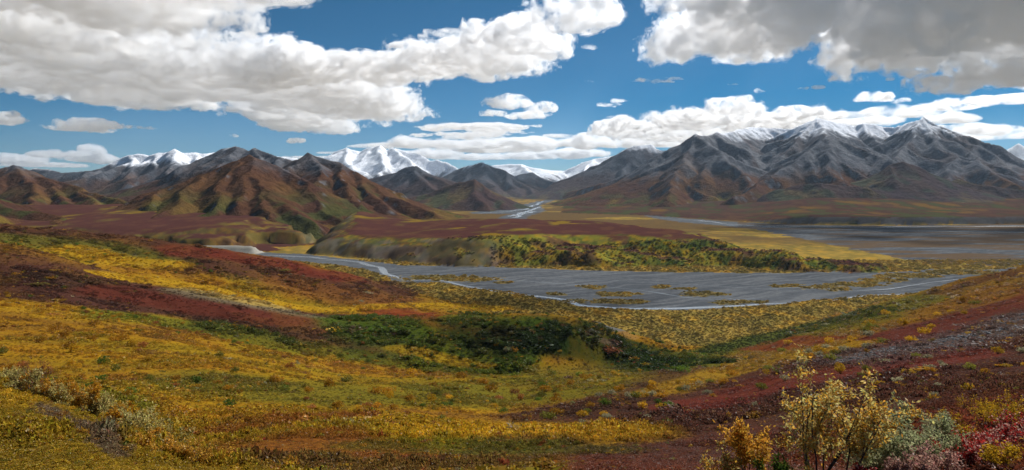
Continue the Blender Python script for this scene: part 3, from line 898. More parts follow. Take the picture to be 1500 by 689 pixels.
# ------------------------------------------------------------------ vegetation
def leaf_mat(name, source, trans=.45):
    m, n, l = new_mat(name)
    out = n.new("ShaderNodeOutputMaterial")
    d = n.new("ShaderNodeBsdfDiffuse"); t = n.new("ShaderNodeBsdfTranslucent"); mix = n.new("ShaderNodeMixShader"); mix.inputs[0].default_value = trans
    gl = n.new("ShaderNodeBsdfGlossy"); gl.inputs["Roughness"].default_value = .45; gl.inputs["Color"].default_value = (1, 1, 1, 1)
    mix2 = n.new("ShaderNodeMixShader"); mix2.inputs[0].default_value = .010
    if source == 'instancer':
        a = n.new("ShaderNodeAttribute"); a.attribute_type = 'INSTANCER'; a.attribute_name = "tint"; co = a.outputs["Color"]
    else:
        a = n.new("ShaderNodeObjectInfo"); co = a.outputs["Color"]
    v = n.new("ShaderNodeAttribute"); v.attribute_name = "tint"      # per leaf variation
    vm = n.new("ShaderNodeVectorMath"); vm.operation = 'MULTIPLY'
    l.new(co, vm.inputs[0]); l.new(v.outputs["Color"], vm.inputs[1])
    l.new(vm.outputs[0], d.inputs["Color"]); l.new(vm.outputs[0], t.inputs["Color"])
    l.new(d.outputs[0], mix.inputs[1]); l.new(t.outputs[0], mix.inputs[2])
    l.new(mix.outputs[0], mix2.inputs[1]); l.new(gl.outputs[0], mix2.inputs[2])
    l.new(mix2.outputs[0], out.inputs[0])
    return m


def bark_mat():
    m, n, l = new_mat("twig_bark")
    out = n.new("ShaderNodeOutputMaterial"); b = n.new("ShaderNodeBsdfPrincipled")
    tc = n.new("ShaderNodeTexCoord"); nz = n.new("ShaderNodeTexNoise"); nz.inputs["Scale"].default_value = 30
    cr = n.new("ShaderNodeValToRGB"); cr.color_ramp.elements[0].color = (.03, .024, .02, 1); cr.color_ramp.elements[1].color = (.11, .095, .08, 1)
    l.new(tc.outputs["Object"], nz.inputs["Vector"]); l.new(nz.outputs["Fac"], cr.inputs[0]); l.new(cr.outputs[0], b.inputs["Base Color"])
    b.inputs["Roughness"].default_value = .9
    l.new(b.outputs[0], out.inputs[0])
    return m


MAT_LEAF_I = leaf_mat("tundra_leaves", 'instancer')
MAT_LEAF = leaf_mat("shrub_leaves", 'object')
MAT_BARK = bark_mat()


def leaves(C, ln, wd, r_, up=.5, var=.35, hue=.10):
    """diamond leaves at the points C -> vertices, quads, per vertex variation"""
    n = len(C)
    a = r_.normal(size=(n, 3)); a[:, 2] += up; a /= np.linalg.norm(a, axis=1)[:, None]
    b = np.cross(a, r_.normal(size=(n, 3))); b /= np.linalg.norm(b, axis=1)[:, None] + 1e-9
    L = ln * r_.uniform(.6, 1.3, (n, 1)); W = wd * r_.uniform(.7, 1.25, (n, 1))
    V = np.stack([C, C + a * L * .5 + b * W * .5, C + a * L, C + a * L * .5 - b * W * .5], 1).reshape(-1, 3)
    Q = np.arange(4 * n).reshape(n, 4)
    v = 1 + r_.uniform(-var, var, (n, 1)); h = r_.normal(0, hue, (n, 1))
    t = np.concatenate([v, v * (1 + h), v * (1 + .5 * h)], 1)
    return V, Q, np.clip(np.repeat(t, 4, 0), .1, 2)


def dome_points(n, r_, hgt=.7, lobes=7, spread=.55, lr=.45):
    """points of a lumpy low crown of radius 1"""
    out = []
    for k in range(lobes):
        ang = r_.uniform(0, 6.283); rr = spread * math.sqrt(r_.random())
        c = np.array([math.cos(ang) * rr, math.sin(ang) * rr, hgt * (1 - .6 * rr * rr) * r_.uniform(.55, .95) - .1])
        m = n // lobes
        d = r_.normal(size=(m, 3)); d /= np.linalg.norm(d, axis=1)[:, None]
        rad = lr * r_.uniform(.55, 1.05) * r_.uniform(.5, 1, (m, 1)) ** .4
        p = c + d * rad * np.array([1, 1, .75])
        out.append(p)
    p = np.concatenate(out)
    p[:, 2] = np.maximum(p[:, 2], 0.02)
    return p


def tube(path, rad, sides=5):
    path = np.asarray(path, float); n = len(path)
    t = np.gradient(path, axis=0); t /= np.linalg.norm(t, axis=1)[:, None] + 1e-9
    ref = np.array([.31, .95, .05]); u = np.cross(t, ref); u /= np.linalg.norm(u, axis=1)[:, None] + 1e-9
    w = np.cross(t, u)
    an = np.arange(sides) / sides * 2 * math.pi
    V = (path[:, None] + (np.cos(an)[None, :, None] * u[:, None] + np.sin(an)[None, :, None] * w[:, None]) * np.asarray(rad)[:, None, None]).reshape(-1, 3)
    Q = []
    for i in range(n - 1):
        for k in range(sides):
            k2 = (k + 1) % sides
            Q.append((i * sides + k, i * sides + k2, (i + 1) * sides + k2, (i + 1) * sides + k))
    return V, np.array(Q)


def join(parts):
    Vs, Qs, n = [], [], 0
    for V, Q in parts:
        Vs.append(V); Qs.append(Q + n); n += len(V)
    return np.concatenate(Vs), np.concatenate(Qs)


def mesh_only(name, V, Q, mat, col=None):
    o = mesh_obj(name, V, Q, mat, col=col, smooth=False)
    me = o.data
    sc.collection.objects.unlink(o)
    return o, me


# ---- low plants that cover the slopes (nobody could count them): instanced leaf clumps
src = bpy.data.collections.new("clump_sources")
for k in range(5):
    r_ = np.random.default_rng(300 + k)
    C = dome_points(150, r_, .55, lobes=6)
    V, Q, T = leaves(C, .26, .15, r_, var=.4, hue=.14)
    o, me = mesh_only("clump_source_%d" % k, V, Q, MAT_LEAF_I, T)
    src.objects.link(o)
for k in range(3):
    r_ = np.random.default_rng(320 + k)     # flat mats
    C = dome_points(130, r_, .34, lobes=8, spread=.75, lr=.32)
    V, Q, T = leaves(C, .22, .13, r_, var=.4, hue=.16)
    o, me = mesh_only("clump_source_m%d" % k, V, Q, MAT_LEAF_I, T)
    src.objects.link(o)


def stone_mesh(k):
    import bmesh
    r = np.random.default_rng(900 + k)
    bm = bmesh.new()
    for p in r.normal(size=(22, 3)):
        p = p / np.linalg.norm(p) * np.array([1, .8, .55]) * r.uniform(.8, 1.1)
        bm.verts.new(p)
    g = bmesh.ops.convex_hull(bm, input=bm.verts)
    me = bpy.data.meshes.new("stone_source"); bm.to_mesh(me); bm.free()
    m = bpy.data.materials.get("scree_stone")
    if m is None:
        m, n, l = new_mat("scree_stone")
        out = n.new("ShaderNodeOutputMaterial"); d = n.new("ShaderNodeBsdfDiffuse"); a = n.new("ShaderNodeAttribute"); a.attribute_type = 'INSTANCER'; a.attribute_name = "tint"
        tc = n.new("ShaderNodeTexCoord"); nz = n.new("ShaderNodeTexNoise"); nz.inputs["Scale"].default_value = 4
        vm = n.new("ShaderNodeVectorMath"); vm.operation = 'SCALE'; mr = n.new("ShaderNodeMapRange"); mr.inputs[3].default_value = .6; mr.inputs[4].default_value = 1.4
        l.new(tc.outputs["Object"], nz.inputs["Vector"]); l.new(nz.outputs["Fac"], mr.inputs[0]); l.new(mr.outputs[0], vm.inputs["Scale"])
        l.new(a.outputs["Color"], vm.inputs[0]); l.new(vm.outputs[0], d.inputs["Color"]); l.new(d.outputs[0], out.inputs[0])
    me.materials.append(m)
    return bpy.data.objects.new("stone_source_%d" % k, me)


src_stone = bpy.data.collections.new("stone_sources")
for k in range(4): src_stone.objects.link(stone_mesh(k))


def scatter_group(name, src=src):
    g = bpy.data.node_groups.new(name, 'GeometryNodeTree')
    g.interface.new_socket("Geometry", in_out='INPUT', socket_type='NodeSocketGeometry')
    g.interface.new_socket("Geometry", in_out='OUTPUT', socket_type='NodeSocketGeometry')
    n, l = g.nodes, g.links
    gi = n.new("NodeGroupInput"); go = n.new("NodeGroupOutput")
    ci = n.new("GeometryNodeCollectionInfo"); ci.inputs["Collection"].default_value = src
    ci.inputs["Separate Children"].default_value = True; ci.inputs["Reset Children"].default_value = True
    ip = n.new("GeometryNodeInstanceOnPoints"); ip.inputs["Pick Instance"].default_value = True

    def attr(nm, tp):
        a = n.new("GeometryNodeInputNamedAttribute"); a.data_type = tp; a.inputs["Name"].default_value = nm
        return a.outputs["Attribute"]
    l.new(gi.outputs[0], ip.inputs["Points"]); l.new(ci.outputs[0], ip.inputs["Instance"])
    l.new(attr("pick", 'INT'), ip.inputs["Instance Index"])
    er = n.new("FunctionNodeEulerToRotation"); l.new(attr("rot", 'FLOAT_VECTOR'), er.inputs[0])
    l.new(er.outputs[0], ip.inputs["Rotation"]); l.new(attr("scl", 'FLOAT_VECTOR'), ip.inputs["Scale"])
    l.new(ip.outputs[0], go.inputs[0])
    return g


SCATTER = scatter_group("scatter_low_plants")


def scatter(name, label, cat, pos, tint, scl, pick, r_, group=None):
    n = len(pos)
    me = bpy.data.meshes.new(name); me.vertices.add(n); me.vertices.foreach_set("co", pos.astype(np.float32).ravel())
    c4 = np.ones((n, 4), np.float32); c4[:, :3] = tint
    me.attributes.new("tint", 'FLOAT_COLOR', 'POINT').data.foreach_set("color", c4.ravel())
    me.attributes.new("scl", 'FLOAT_VECTOR', 'POINT').data.foreach_set("vector", scl.astype(np.float32).ravel())
    ro = np.zeros((n, 3), np.float32); ro[:, 2] = r_.uniform(0, 6.283, n); ro[:, :2] = r_.normal(0, .12, (n, 2))
    me.attributes.new("rot", 'FLOAT_VECTOR', 'POINT').data.foreach_set("vector", ro.ravel())
    me.attributes.new("pick", 'INT', 'POINT').data.foreach_set("value", pick.astype(np.int32))
    o = bpy.data.objects.new(name, me); sc.collection.objects.link(o)
    md = o.modifiers.new("scatter", 'NODES'); md.node_group = group or SCATTER
    o["label"] = label; o["category"] = cat; o["kind"] = "stuff"
    return o


def near_sample(n, r_, d0, d1, umax=.98):
    u = r_.uniform(-umax, umax, n); d = np.exp(r_.uniform(math.log(d0), math.log(d1), n))
    x = u * d; y = d
    z = ground_z(x, y)
    px = CX + F * x / y; py = HY - F * z / y
    return x, y, z, px, py, d


r_ = np.random.default_rng(77)
x, y, z, px, py, d = near_sample(800000, r_, 7.5, 1350)
py2 = HY - F * ground_z(x * 1.012, y * 1.012) / (y * 1.012)
keep = (z > ZPL + 2) & (r_.random(len(x)) < np.clip((py - py2) / .012 / 260, .13, 1)) & (py - py2 > -.6)
x, y, z, px, py, d = [a[keep] for a in (x, y, z, px, py, d)]
tn = hill_tint(x, y, z, px, py, d)
shr = fbm(x / 22, y / 22, 141, 6, .62)                       # where the cover is tall
redness = tn[:, 0] / (tn[:, 1] + 1e-4)
grey = (np.abs(tn[:, 0] - tn[:, 2]) < .075) & (tn[:, 0] > .105) & (tn[:, 1] > .62 * tn[:, 0])
low = sstep(2.1, 3.0, redness)                               # red and maroon heath is flat
keep = (~grey | (r_.random(len(x)) < .05)) & (r_.random(len(x)) < .9 - .35 * sstep(.52, .42, shr) * (1 - low))
x, y, z, px, py, d, tn, shr, low = [a[keep] for a in (x, y, z, px, py, d, tn, shr, low)]
n = len(x)
base = np.maximum(.10, np.minimum(.0040 * d, .12 + .0023 * d)) * np.exp(r_.normal(0, .38, n))
base *= .7 + 1.1 * sstep(.46, .64, shr)
big = (r_.random(n) < .09) & (shr > .47) & (low < .6)
base = np.where(big, base * np.where(d < 45, r_.uniform(1.1, 1.5, n), r_.uniform(1.6, 2.6, n)), base)
grn = (tn[:, 1] > tn[:, 0] * 1.02) & (d > 420)
base = np.where(grn, base * 1.35, base)
hs_ = base * (.55 + 1.35 * sstep(.46, .62, shr)) * (1 - .5 * low)
hs_ = np.minimum(hs_, np.where(grn, 3.0, .35 + .0020 * d) * r_.uniform(.6, 1.1, n) * np.where(big, 1.9, 1.))
pick = np.where(r_.random(n) < .25 + .65 * low, r_.integers(5, 8, n), r_.integers(0, 5, n))
# mix in neighbouring colours plant by plant
alt = np.stack([YELL, GOLD, OLIVE, RUST, MAROON, PALE, GREEN, RED])[r_.choice(8, n, p=[.2, .26, .16, .14, .1, .05, .05, .04])]
mixw = (r_.random(n) < .11 * (1 - .6 * low)) * r_.uniform(.4, .9, n)
tn = tn + (alt - tn) * mixw[:, None]
tn = tn * np.exp(r_.normal(.13, .20, (n, 1)))
scatter("tundra_plants", "low gold, olive and red tundra plants carpeting the near slopes", "tundra plants",
        np.stack([x, y, z - .03 * base], 1), np.clip(tn, .004, .75), np.stack([base, base, hs_], 1), pick, r_)

# ---- loose stones on the scree strip of the heath slope and on the soil strip
xs_, ys_, zs_, px_, py_, d_ = near_sample(260000, r_, 9, 460)
t_ = hill_tint(xs_, ys_, zs_, px_, py_, d_)
k_ = (np.abs(t_[:, 0] - t_[:, 2]) < .075) & (t_[:, 0] > .10) & (t_[:, 1] > .60 * t_[:, 0])
xs_, ys_, zs_, d_ = [a[k_] for a in (xs_, ys_, zs_, d_)]
n = len(xs_)
sz = np.clip(.0011 * d_, .018, .34) * np.exp(r_.normal(0, .45, n))
scatter("scree", "loose grey stones on the bare strips of the slope", "scree", np.stack([xs_, ys_, zs_], 1),
        np.array([.16, .155, .15]) * np.exp(r_.normal(0, .3, (n, 1))), np.stack([sz, sz, sz], 1), r_.integers(0, 4, n), r_, scatter_group("scatter_stones", src_stone))

# ---- willow flats in the valley and brush on the terrace faces
x, y, z, px, py, d = near_sample(90000, r_, 720, 1750, .8)
sdb = signed(x, y, BED) + 34 * (fbm(x / 40, y / 40, 111, 4) - .5)
isl = np.zeros(len(x), bool)
for (ix, iy, ia, ib) in ISL: isl |= (np.hypot((px - ix) / ia, (py - iy) / ib) + (fbm(x / 16, y / 16, 131, 3) - .5) * 1.3) < .95
flatm = (z < ZPL + 2) & ((sdb < 0) | isl)
terr = (z > ZPL + 3) & (signed(x, y, TERR1) > -90)
x, y, z, px, py, d, terr = [a[flatm | terr] for a in (x, y, z, px, py, d, terr)]
n = len(x)
e = 6.0
sl = np.hypot(ground_z(x + e, y) - ground_z(x - e, y), ground_z(x, y + e) - ground_z(x, y - e)) / (2 * e)
tn = np.where(terr[:, None], terrace_tint(x, y, z, 0, sl, px), flat_tint(x, y, px, py, d))
bare = terr & (sl > .4) & (px < 720)
keep = ~bare & (~terr | (r_.random(n) < .25 + 2 * np.clip(sl, 0, .4)))
x, y, z, px, py, d, terr, tn = [a[keep] for a in (x, y, z, px, py, d, terr, tn)]
n = len(x)
base = .0024 * d * np.exp(r_.normal(0, .35, n)) * np.where(terr, .9, .85)
hs_ = base * np.where(terr, .7, .7)
tn = tn * np.exp(r_.normal(.08, .3, (n, 1)))
scatter("willow_thicket", "dull gold willow thicket across the valley floor and terrace banks", "willow thicket",
        np.stack([x, y, z], 1), np.clip(tn, .004, .6), np.stack([base, base, hs_], 1), r_.integers(0, 5, n), r_)


# ---- single shrubs
def shrub_protos(kind, count, nleaf, ln, wd, hgt, lobes, stems, seed, spread=.55, lr=.42, up=.5):
    out = []
    for k in range(count):
        r = np.random.default_rng(seed + k)
        C = dome_points(nleaf, r, hgt, lobes, spread, lr)
        V, Q, T = leaves(C, ln, wd, r, up=up)
        fo, fm = mesh_only(kind + "_foliage", V, Q, MAT_LEAF, T)
        parts = []
        for s_ in range(stems):
            e_ = C[r.integers(0, len(C))] * np.array([.9, .9, .95])
            b_ = np.array([r.normal(0, .07), r.normal(0, .07), -.06])
            m_ = (b_ + e_) / 2 + r.normal(0, .06, 3) + np.array([0, 0, .06])
            parts.append(tube([b_, (b_ + m_) / 2 + r.normal(0, .02, 3), m_, (m_ + e_) / 2, e_], [.022, .018, .014, .010, .004], 4))
        V, Q = join(parts)
        so, sm = mesh_only(kind + "_stems", V, Q, MAT_BARK)
        bpy.data.objects.remove(fo); bpy.data.objects.remove(so)
        out.append((fm, sm))
    return out


def place_shrub(name, label, cat, group, proto, pos, size, hsc, rz, color, with_parts=True):
    fm, sm = proto
    if with_parts:
        root = bpy.data.objects.new(name, None); sc.collection.objects.link(root); root.empty_display_size = .2
        f = bpy.data.objects.new("foliage", fm); st = bpy.data.objects.new("stem_cluster", sm)
        for c in (f, st):
            sc.collection.objects.link(c); c.parent = root
        f.color = (*color, 1)
    else:
        root = bpy.data.objects.new(name, fm); sc.collection.objects.link(root); root.color = (*color, 1)
    root.location = pos; root.scale = (size, size, size * hsc); root.rotation_euler = (0, 0, rz)
    root["label"] = label; root["category"] = cat
    if group: root["group"] = group
    return root


PB = shrub_protos("bush", 5, 420, .16, .10, .95, 9, 9, 500)


def region_shrubs(count, name, label, cat, group, polys, size, cols, seed, hsc=1., parts_within=130.):
    """polys: list of (photo polyline, half width across, half width up/down, depth range)"""
    r = np.random.default_rng(seed); got = 0; tries = 0
    while got < count and tries < 60:
        tries += 1
        x, y, z, px, py, d = near_sample(6000, r, 12, 900, .85)
        for i in range(len(x)):
            if got >= count: break
            ok = False
            for poly, rx, ry, (d0, d1) in polys:
                if d0 < d[i] < d1:
                    q = seg_dist(np.array([px[i] / rx]), np.array([py[i] / ry]), [(a / rx, b / ry) for a, b in poly])[0]
                    if q < 1 and r.random() < 1.1 - q: ok = True; break
            if not ok or px[i] < -10 or px[i] > 1510: continue
            adj, c = cols[r.integers(0, len(cols))]; c = c * math.exp(r.normal(0, .2))
            s_ = size(d[i], r)
            place_shrub(name, adj + ' ' + label, cat, adj + ' ' + group, PB[r.integers(0, len(PB))], (x[i], y[i], z[i] - .04 * s_), s_, hsc * r.uniform(.8, 1.2), r.uniform(0, 6.28), np.clip(c, 0, .8), d[i] < parts_within)
            got += 1


region_shrubs(300, "alder_bush", "alder bush on the knoll above the draw", "bush", "alder bushes on the knoll",
              [([(560,478),(640,500),(700,522)], 70, 22, (470, 720)), ([(700,466),(800,482),(900,500),(1010,518)], 60, 26, (500, 790)), ([(640,520),(760,535)], 90, 10, (440, 620))],
              lambda d, r: r.uniform(1.6, 3.3), [('dark green', DGREEN * 1.0), ('dark green', DGREEN * 1.3), ('mid green', GREEN * .9), ('mid green', GREEN * 1.1), ('olive', OLIVE)], 601)
region_shrubs(110, "willow_bush", "willow bush below the maroon ridge", "bush", "willow bushes at the ridge foot",
              [([(0,440),(110,460),(240,474),(340,492),(460,522),(560,532)], 40, 13, (230, 640))],
              lambda d, r: r.uniform(1.1, 2.6), [('yellow', YELL), ('gold', GOLD), ('green', GREEN * 1.3), ('olive', OLIVE * 1.3), ('yellow', YELL * .8), ('rust red', RUST)], 602)
region_shrubs(50, "willow_bush", "willow bush in the hollow between the two maroon ridges", "bush", "bushes between the ridges",
              [([(40,358),(140,374),(240,388),(330,404)], 45, 9, (640, 900))],
              lambda d, r: r.uniform(1.8, 3.6), [('yellow', YELL), ('green', GREEN * 1.3), ('olive', OLIVE * 1.4), ('yellow', YELL * .9)], 603)
region_shrubs(150, "birch_bush", "dwarf birch bush in the grassy bowl", "bush", "dwarf birch bushes in the bowl",
              [([(40,520),(250,560),(500,600),(700,600),(860,570)], 200, 55, (25, 420))],
              lambda d, r: max(.35, .010 * d) * r.uniform(.7, 1.5), [('gold', GOLD), ('yellow', YELL), ('olive', OLIVE * 1.2), ('gold', GOLD * .8), ('rust red', RUST * 1.2), ('green', GREEN * 1.2)], 604, hsc=.9)
region_shrubs(120, "heath_bush", "low bush on the maroon heath slope", "bush", "bushes on the heath slope",
              [([(900,610),(1050,560),(1200,520),(1400,450)], 80, 26, (25, 600)), ([(1300,560),(1420,540),(1500,520)], 100, 30, (14, 120))],
              lambda d, r: max(.28, .0095 * d) * r.uniform(.6, 1.4), [('yellow', YELL), ('gold', GOLD), ('pale straw', PALE), ('pale straw', PALE * .9), ('olive', OLIVE * 1.3), ('yellow', YELL)], 605, hsc=.9)


# ---- foreground willows with visible twigs and leaves
def big_willow(label, px, d, hgt, spread, col, seed, nst=7, nleaf=2600, leaf=(.055, .022), name="willow_shrub", lean=0., colvar=None, leafy_from=.35, group=None):
    r = np.random.default_rng(seed)
    X, Y = (px - CX) / F * d, d
    Z = float(ground_z(np.array([X]), np.array([Y]))[0])
    root = bpy.data.objects.new(name, None); sc.collection.objects.link(root); root.location = (X, Y, Z)
    root.empty_display_size = .2
    root["label"] = label; root["category"] = "shrub"
    if group: root["group"] = group
    tips = []; segs = []

    def grow(p, dr, ln, rad, lev, dst):
        n = 6 if lev == 0 else 4; pts = [p]; q = p.copy(); dd = dr.copy()
        for k in range(n):
            dd = dd + r.normal(0, .13, 3) + np.array([0, 0, .06]); dd /= np.linalg.norm(dd)
            q = q + dd * ln / n; pts.append(q.copy())
        V, Q = tube(pts, np.linspace(rad, rad * .45, n + 1), 5 if lev == 0 else 3)
        dst.append((V, Q))
        segs.append((np.array(pts), lev))
        if lev < 2:
            for k in range(r.integers(4, 7) if lev == 0 else r.integers(2, 5)):
                t = r.uniform(.3, 1.0); i = min(n - 1, int(t * n)); b = pts[i] + (pts[i + 1] - pts[i]) * (t * n - i if t < 1 else 1)
                nd = dd * .7 + r.normal(0, .55, 3) + np.array([0, 0, .3]); nd /= np.linalg.norm(nd)
                grow(b, nd, ln * r.uniform(.3, .52), rad * .45, lev + 1, dst)
    for s_ in range(nst):
        an = r.uniform(0, 6.283); dr = np.array([math.cos(an) * spread + lean, math.sin(an) * spread * .8, 1.0]); dr /= np.linalg.norm(dr)
        dst = []
        grow(np.array([math.cos(an) * .06 * hgt, math.sin(an) * .06 * hgt, -.05]), dr, hgt * r.uniform(.6, 1.0), .0085 * hgt + .002, 0, dst)
        V, Q = join(dst)
        mesh_obj("stem", V, Q, MAT_BARK, parent=root)
    # leaves along the outer twigs
    cand = []
    for pts, lev in segs:
        m = 30 if lev == 0 else 16
        t = r.random(m) * (len(pts) - 1); i = np.minimum(t.astype(int), len(pts) - 2); w = (t - i)[:, None]
        c = pts[i] * (1 - w) + pts[i + 1] * w
        if lev == 0: c = c[t > leafy_from * (len(pts) - 1) * 1.3]
        cand.append(c)
    C = np.concatenate(cand)
    C = C[C[:, 2] > hgt * .08]
    C = C[r.integers(0, len(C), nleaf)] + r.normal(0, .018 + .012 * hgt, (nleaf, 3))
    V, Q, T = leaves(C, leaf[0], leaf[1], r, up=.25, var=.45, hue=.10)
    if colvar is not None:
        pickc = np.repeat(r.random(nleaf) < colvar[1], 4)
        T[pickc] *= np.array(colvar[0]) / np.array(col)
    f = mesh_obj("foliage", V, Q, MAT_LEAF, col=T, smooth=False, parent=root)
    f.color = (*col, 1)
    return root


PALEY = np.array([.58, .47, .15]); PALEG = np.array([.42, .42, .20]); ORNG = np.array([.60, .32, .04]); REDL = np.array([.30, .025, .02]); PINK = np.array([.36, .20, .15])
big_willow("tall open yellow willow with bare dark stems on the heath slope", 1195, 9.6, 1.45, .42, PALEY * .95, 1, nst=8, nleaf=4200, leaf=(.06, .026), colvar=(ORNG, .45))
big_willow("thin orange leaved willow sapling left of the tall yellow willow", 1100, 9.9, 1.0, .3, ORNG, 2, nst=6, nleaf=2400, leaf=(.06, .026))
big_willow("leaning yellow willow with a forked dark stem beside the tall willow", 1235, 9.4, 1.30, .3, PALEY, 3, nst=4, nleaf=2300, leaf=(.06, .026), lean=.35, colvar=(ORNG, .4))
big_willow("low orange willow tuft left of the orange sapling", 1052, 9.7, .50, .7, ORNG * .9, 4, nst=8, nleaf=1300, colvar=(PALEY, .35))
big_willow("dark green low willow at the foot of the tall willow", 1130, 9.4, .42, .8, GREEN * 1.3, 5, nst=8, nleaf=1200)
GREYW = "pale grey green willow shrub between the tall willow and the red birch"
for k, (a, b, h) in enumerate([(1290,9.6,.62),(1318,10.4,.72),(1345,11.2,.70),(1365,10.2,.55),(1395,11.6,.66),(1270,10.2,.7)]):
    big_willow(GREYW, a, b, h, .6, PALEG * (.8 - .06 * (k % 3)), 10 + k, nst=8, nleaf=2800, leaf=(.055, .020), group="grey green willows")
REDW = "crimson and pink leaved dwarf birch along the heath edge"
for k, (a, b, h) in enumerate([(1310,9.2,.36),(1345,9.4,.34),(1375,9.6,.42),(1400,10.0,.46),(1425,10.6,.5),(1450,11.2,.55),(1475,12.0,.6),(1498,12.8,.65),(1270,9.1,.3)]):
    big_willow(REDW, a, b, h, .7, PINK if k < 3 else REDL * 1.1, 30 + k, nst=8, nleaf=1100, leaf=(.045, .028), name="birch_shrub", colvar=(PINK * 1.3, .35), group="red dwarf birches")
YELW = "golden dwarf willow shrub uphill of the red birch"
for k, (a, b, h) in enumerate([(1410,13.5,.55),(1445,15.5,.7),(1480,14.5,.7),(1495,17.5,.8),(1380,17,.55),(1500,10.3,.5),(1470,9.6,.4),(1330,19,.6),(1430,19,.6)]):
    big_willow(YELW, a, b, h, .65, YELL * (1.05 if k % 2 else .9), 50 + k, nst=7, nleaf=1100, leaf=(.045, .022), group="golden willows uphill")
PATHW = "pale leaved willow in the row beside the bare soil strip"
for k in range(15):
    t = k / 14; a = 15 + 225 * t; b = 20.3 - 4.8 * t
    big_willow(PATHW, a + 6 * math.sin(k * 2.3), b + .4 * math.sin(k * 5.1), .62 + .12 * math.sin(k * 3.7), .55, (PALEY * .8, GOLD * 1.25, PALEY * .65)[k % 3], 80 + k, nst=8, nleaf=1500, leaf=(.07, .03), group="willows in the row by the soil strip")
big_willow("taller reddish willow standing out of the pale row", 55, 19.6, 1.0, .4, RUST * 1.2, 99, nst=5, nleaf=700, leaf=(.06, .026))
ORW = "orange dwarf birch shrub below the pale willow row"
for k, (a, b, h) in enumerate([(235,13.6,.5),(262,13.2,.45),(290,13.4,.5),(205,13.3,.4),(320,14,.4)]):
    big_willow(ORW, a, b, h, .65, ORNG * .85, 110 + k, nst=7, nleaf=1000, leaf=(.045, .024), name="birch_shrub", group="orange dwarf birches")

# ------------------------------------------------------------------ clouds (closed bodies filled with an even scattering volume)
def cloud_mat(name, mfp, g, scale, lo, hi):
    m, n, l = new_mat(name)
    out = n.new("ShaderNodeOutputMaterial"); v = n.new("ShaderNodeVolumeScatter")
    v.inputs["Color"].default_value = (.942, .966, .988, 1)
    v.inputs["Density"].default_value = 1.0 / mfp
    v.inputs["Anisotropy"].default_value = g
    tc = n.new("ShaderNodeTexCoord"); nz = n.new("ShaderNodeTexNoise")
    nz.inputs["Scale"].default_value = 1 / scale; nz.inputs["Detail"].default_value = 7; nz.inputs["Roughness"].default_value = .66
    l.new(tc.outputs["Object"], nz.inputs["Vector"])
    mr = n.new("ShaderNodeMapRange"); mr.inputs[1].default_value = lo; mr.inputs[2].default_value = hi
    mr.inputs[3].default_value = 0; mr.inputs[4].default_value = 1 / mfp
    l.new(nz.outputs["Fac"], mr.inputs[0]); l.new(mr.outputs[0], v.inputs["Density"])
    l.new(v.outputs[0], out.inputs["Volume"])
    return m


MAT_CLOUD = cloud_mat("cloud_vapour", 300.0, .5, 430., .52, .68)
MAT_CORE = cloud_mat("cloud_core_vapour", 190.0, .5, 430., .455, .595)
MAT_CLOUD_FAR = cloud_mat("far_cloud_vapour", 620.0, .5, 1250., .52, .68)
MAT_CORE_FAR = cloud_mat("far_cloud_core_vapour", 400.0, .5, 1250., .42, .57)


def interp_mat(n, f, r_):
    """rows: n samples, smooth interpolation weights onto a random lattice with f cells along the axis"""
    t = np.linspace(0, f, n, endpoint=False) + r_.uniform(0, .99)
    i = np.floor(t).astype(int); w = t - i; w = w * w * (3 - 2 * w)
    M = np.zeros((n, int(f) + 4), np.float32)
    M[np.arange(n), i] = 1 - w; M[np.arange(n), i + 1] = w
    return M


def noise3(shape, cells, r_):
    Ms = [interp_mat(n, c, r_) for n, c in zip(shape, cells)]
    L = r_.random((Ms[0].shape[1], Ms[1].shape[1], Ms[2].shape[1])).astype(np.float32)
    A = np.tensordot(Ms[0], L, (1, 0)); A = np.tensordot(A, Ms[1], (1, 1)); A = np.tensordot(A, Ms[2], (1, 1))
    return A


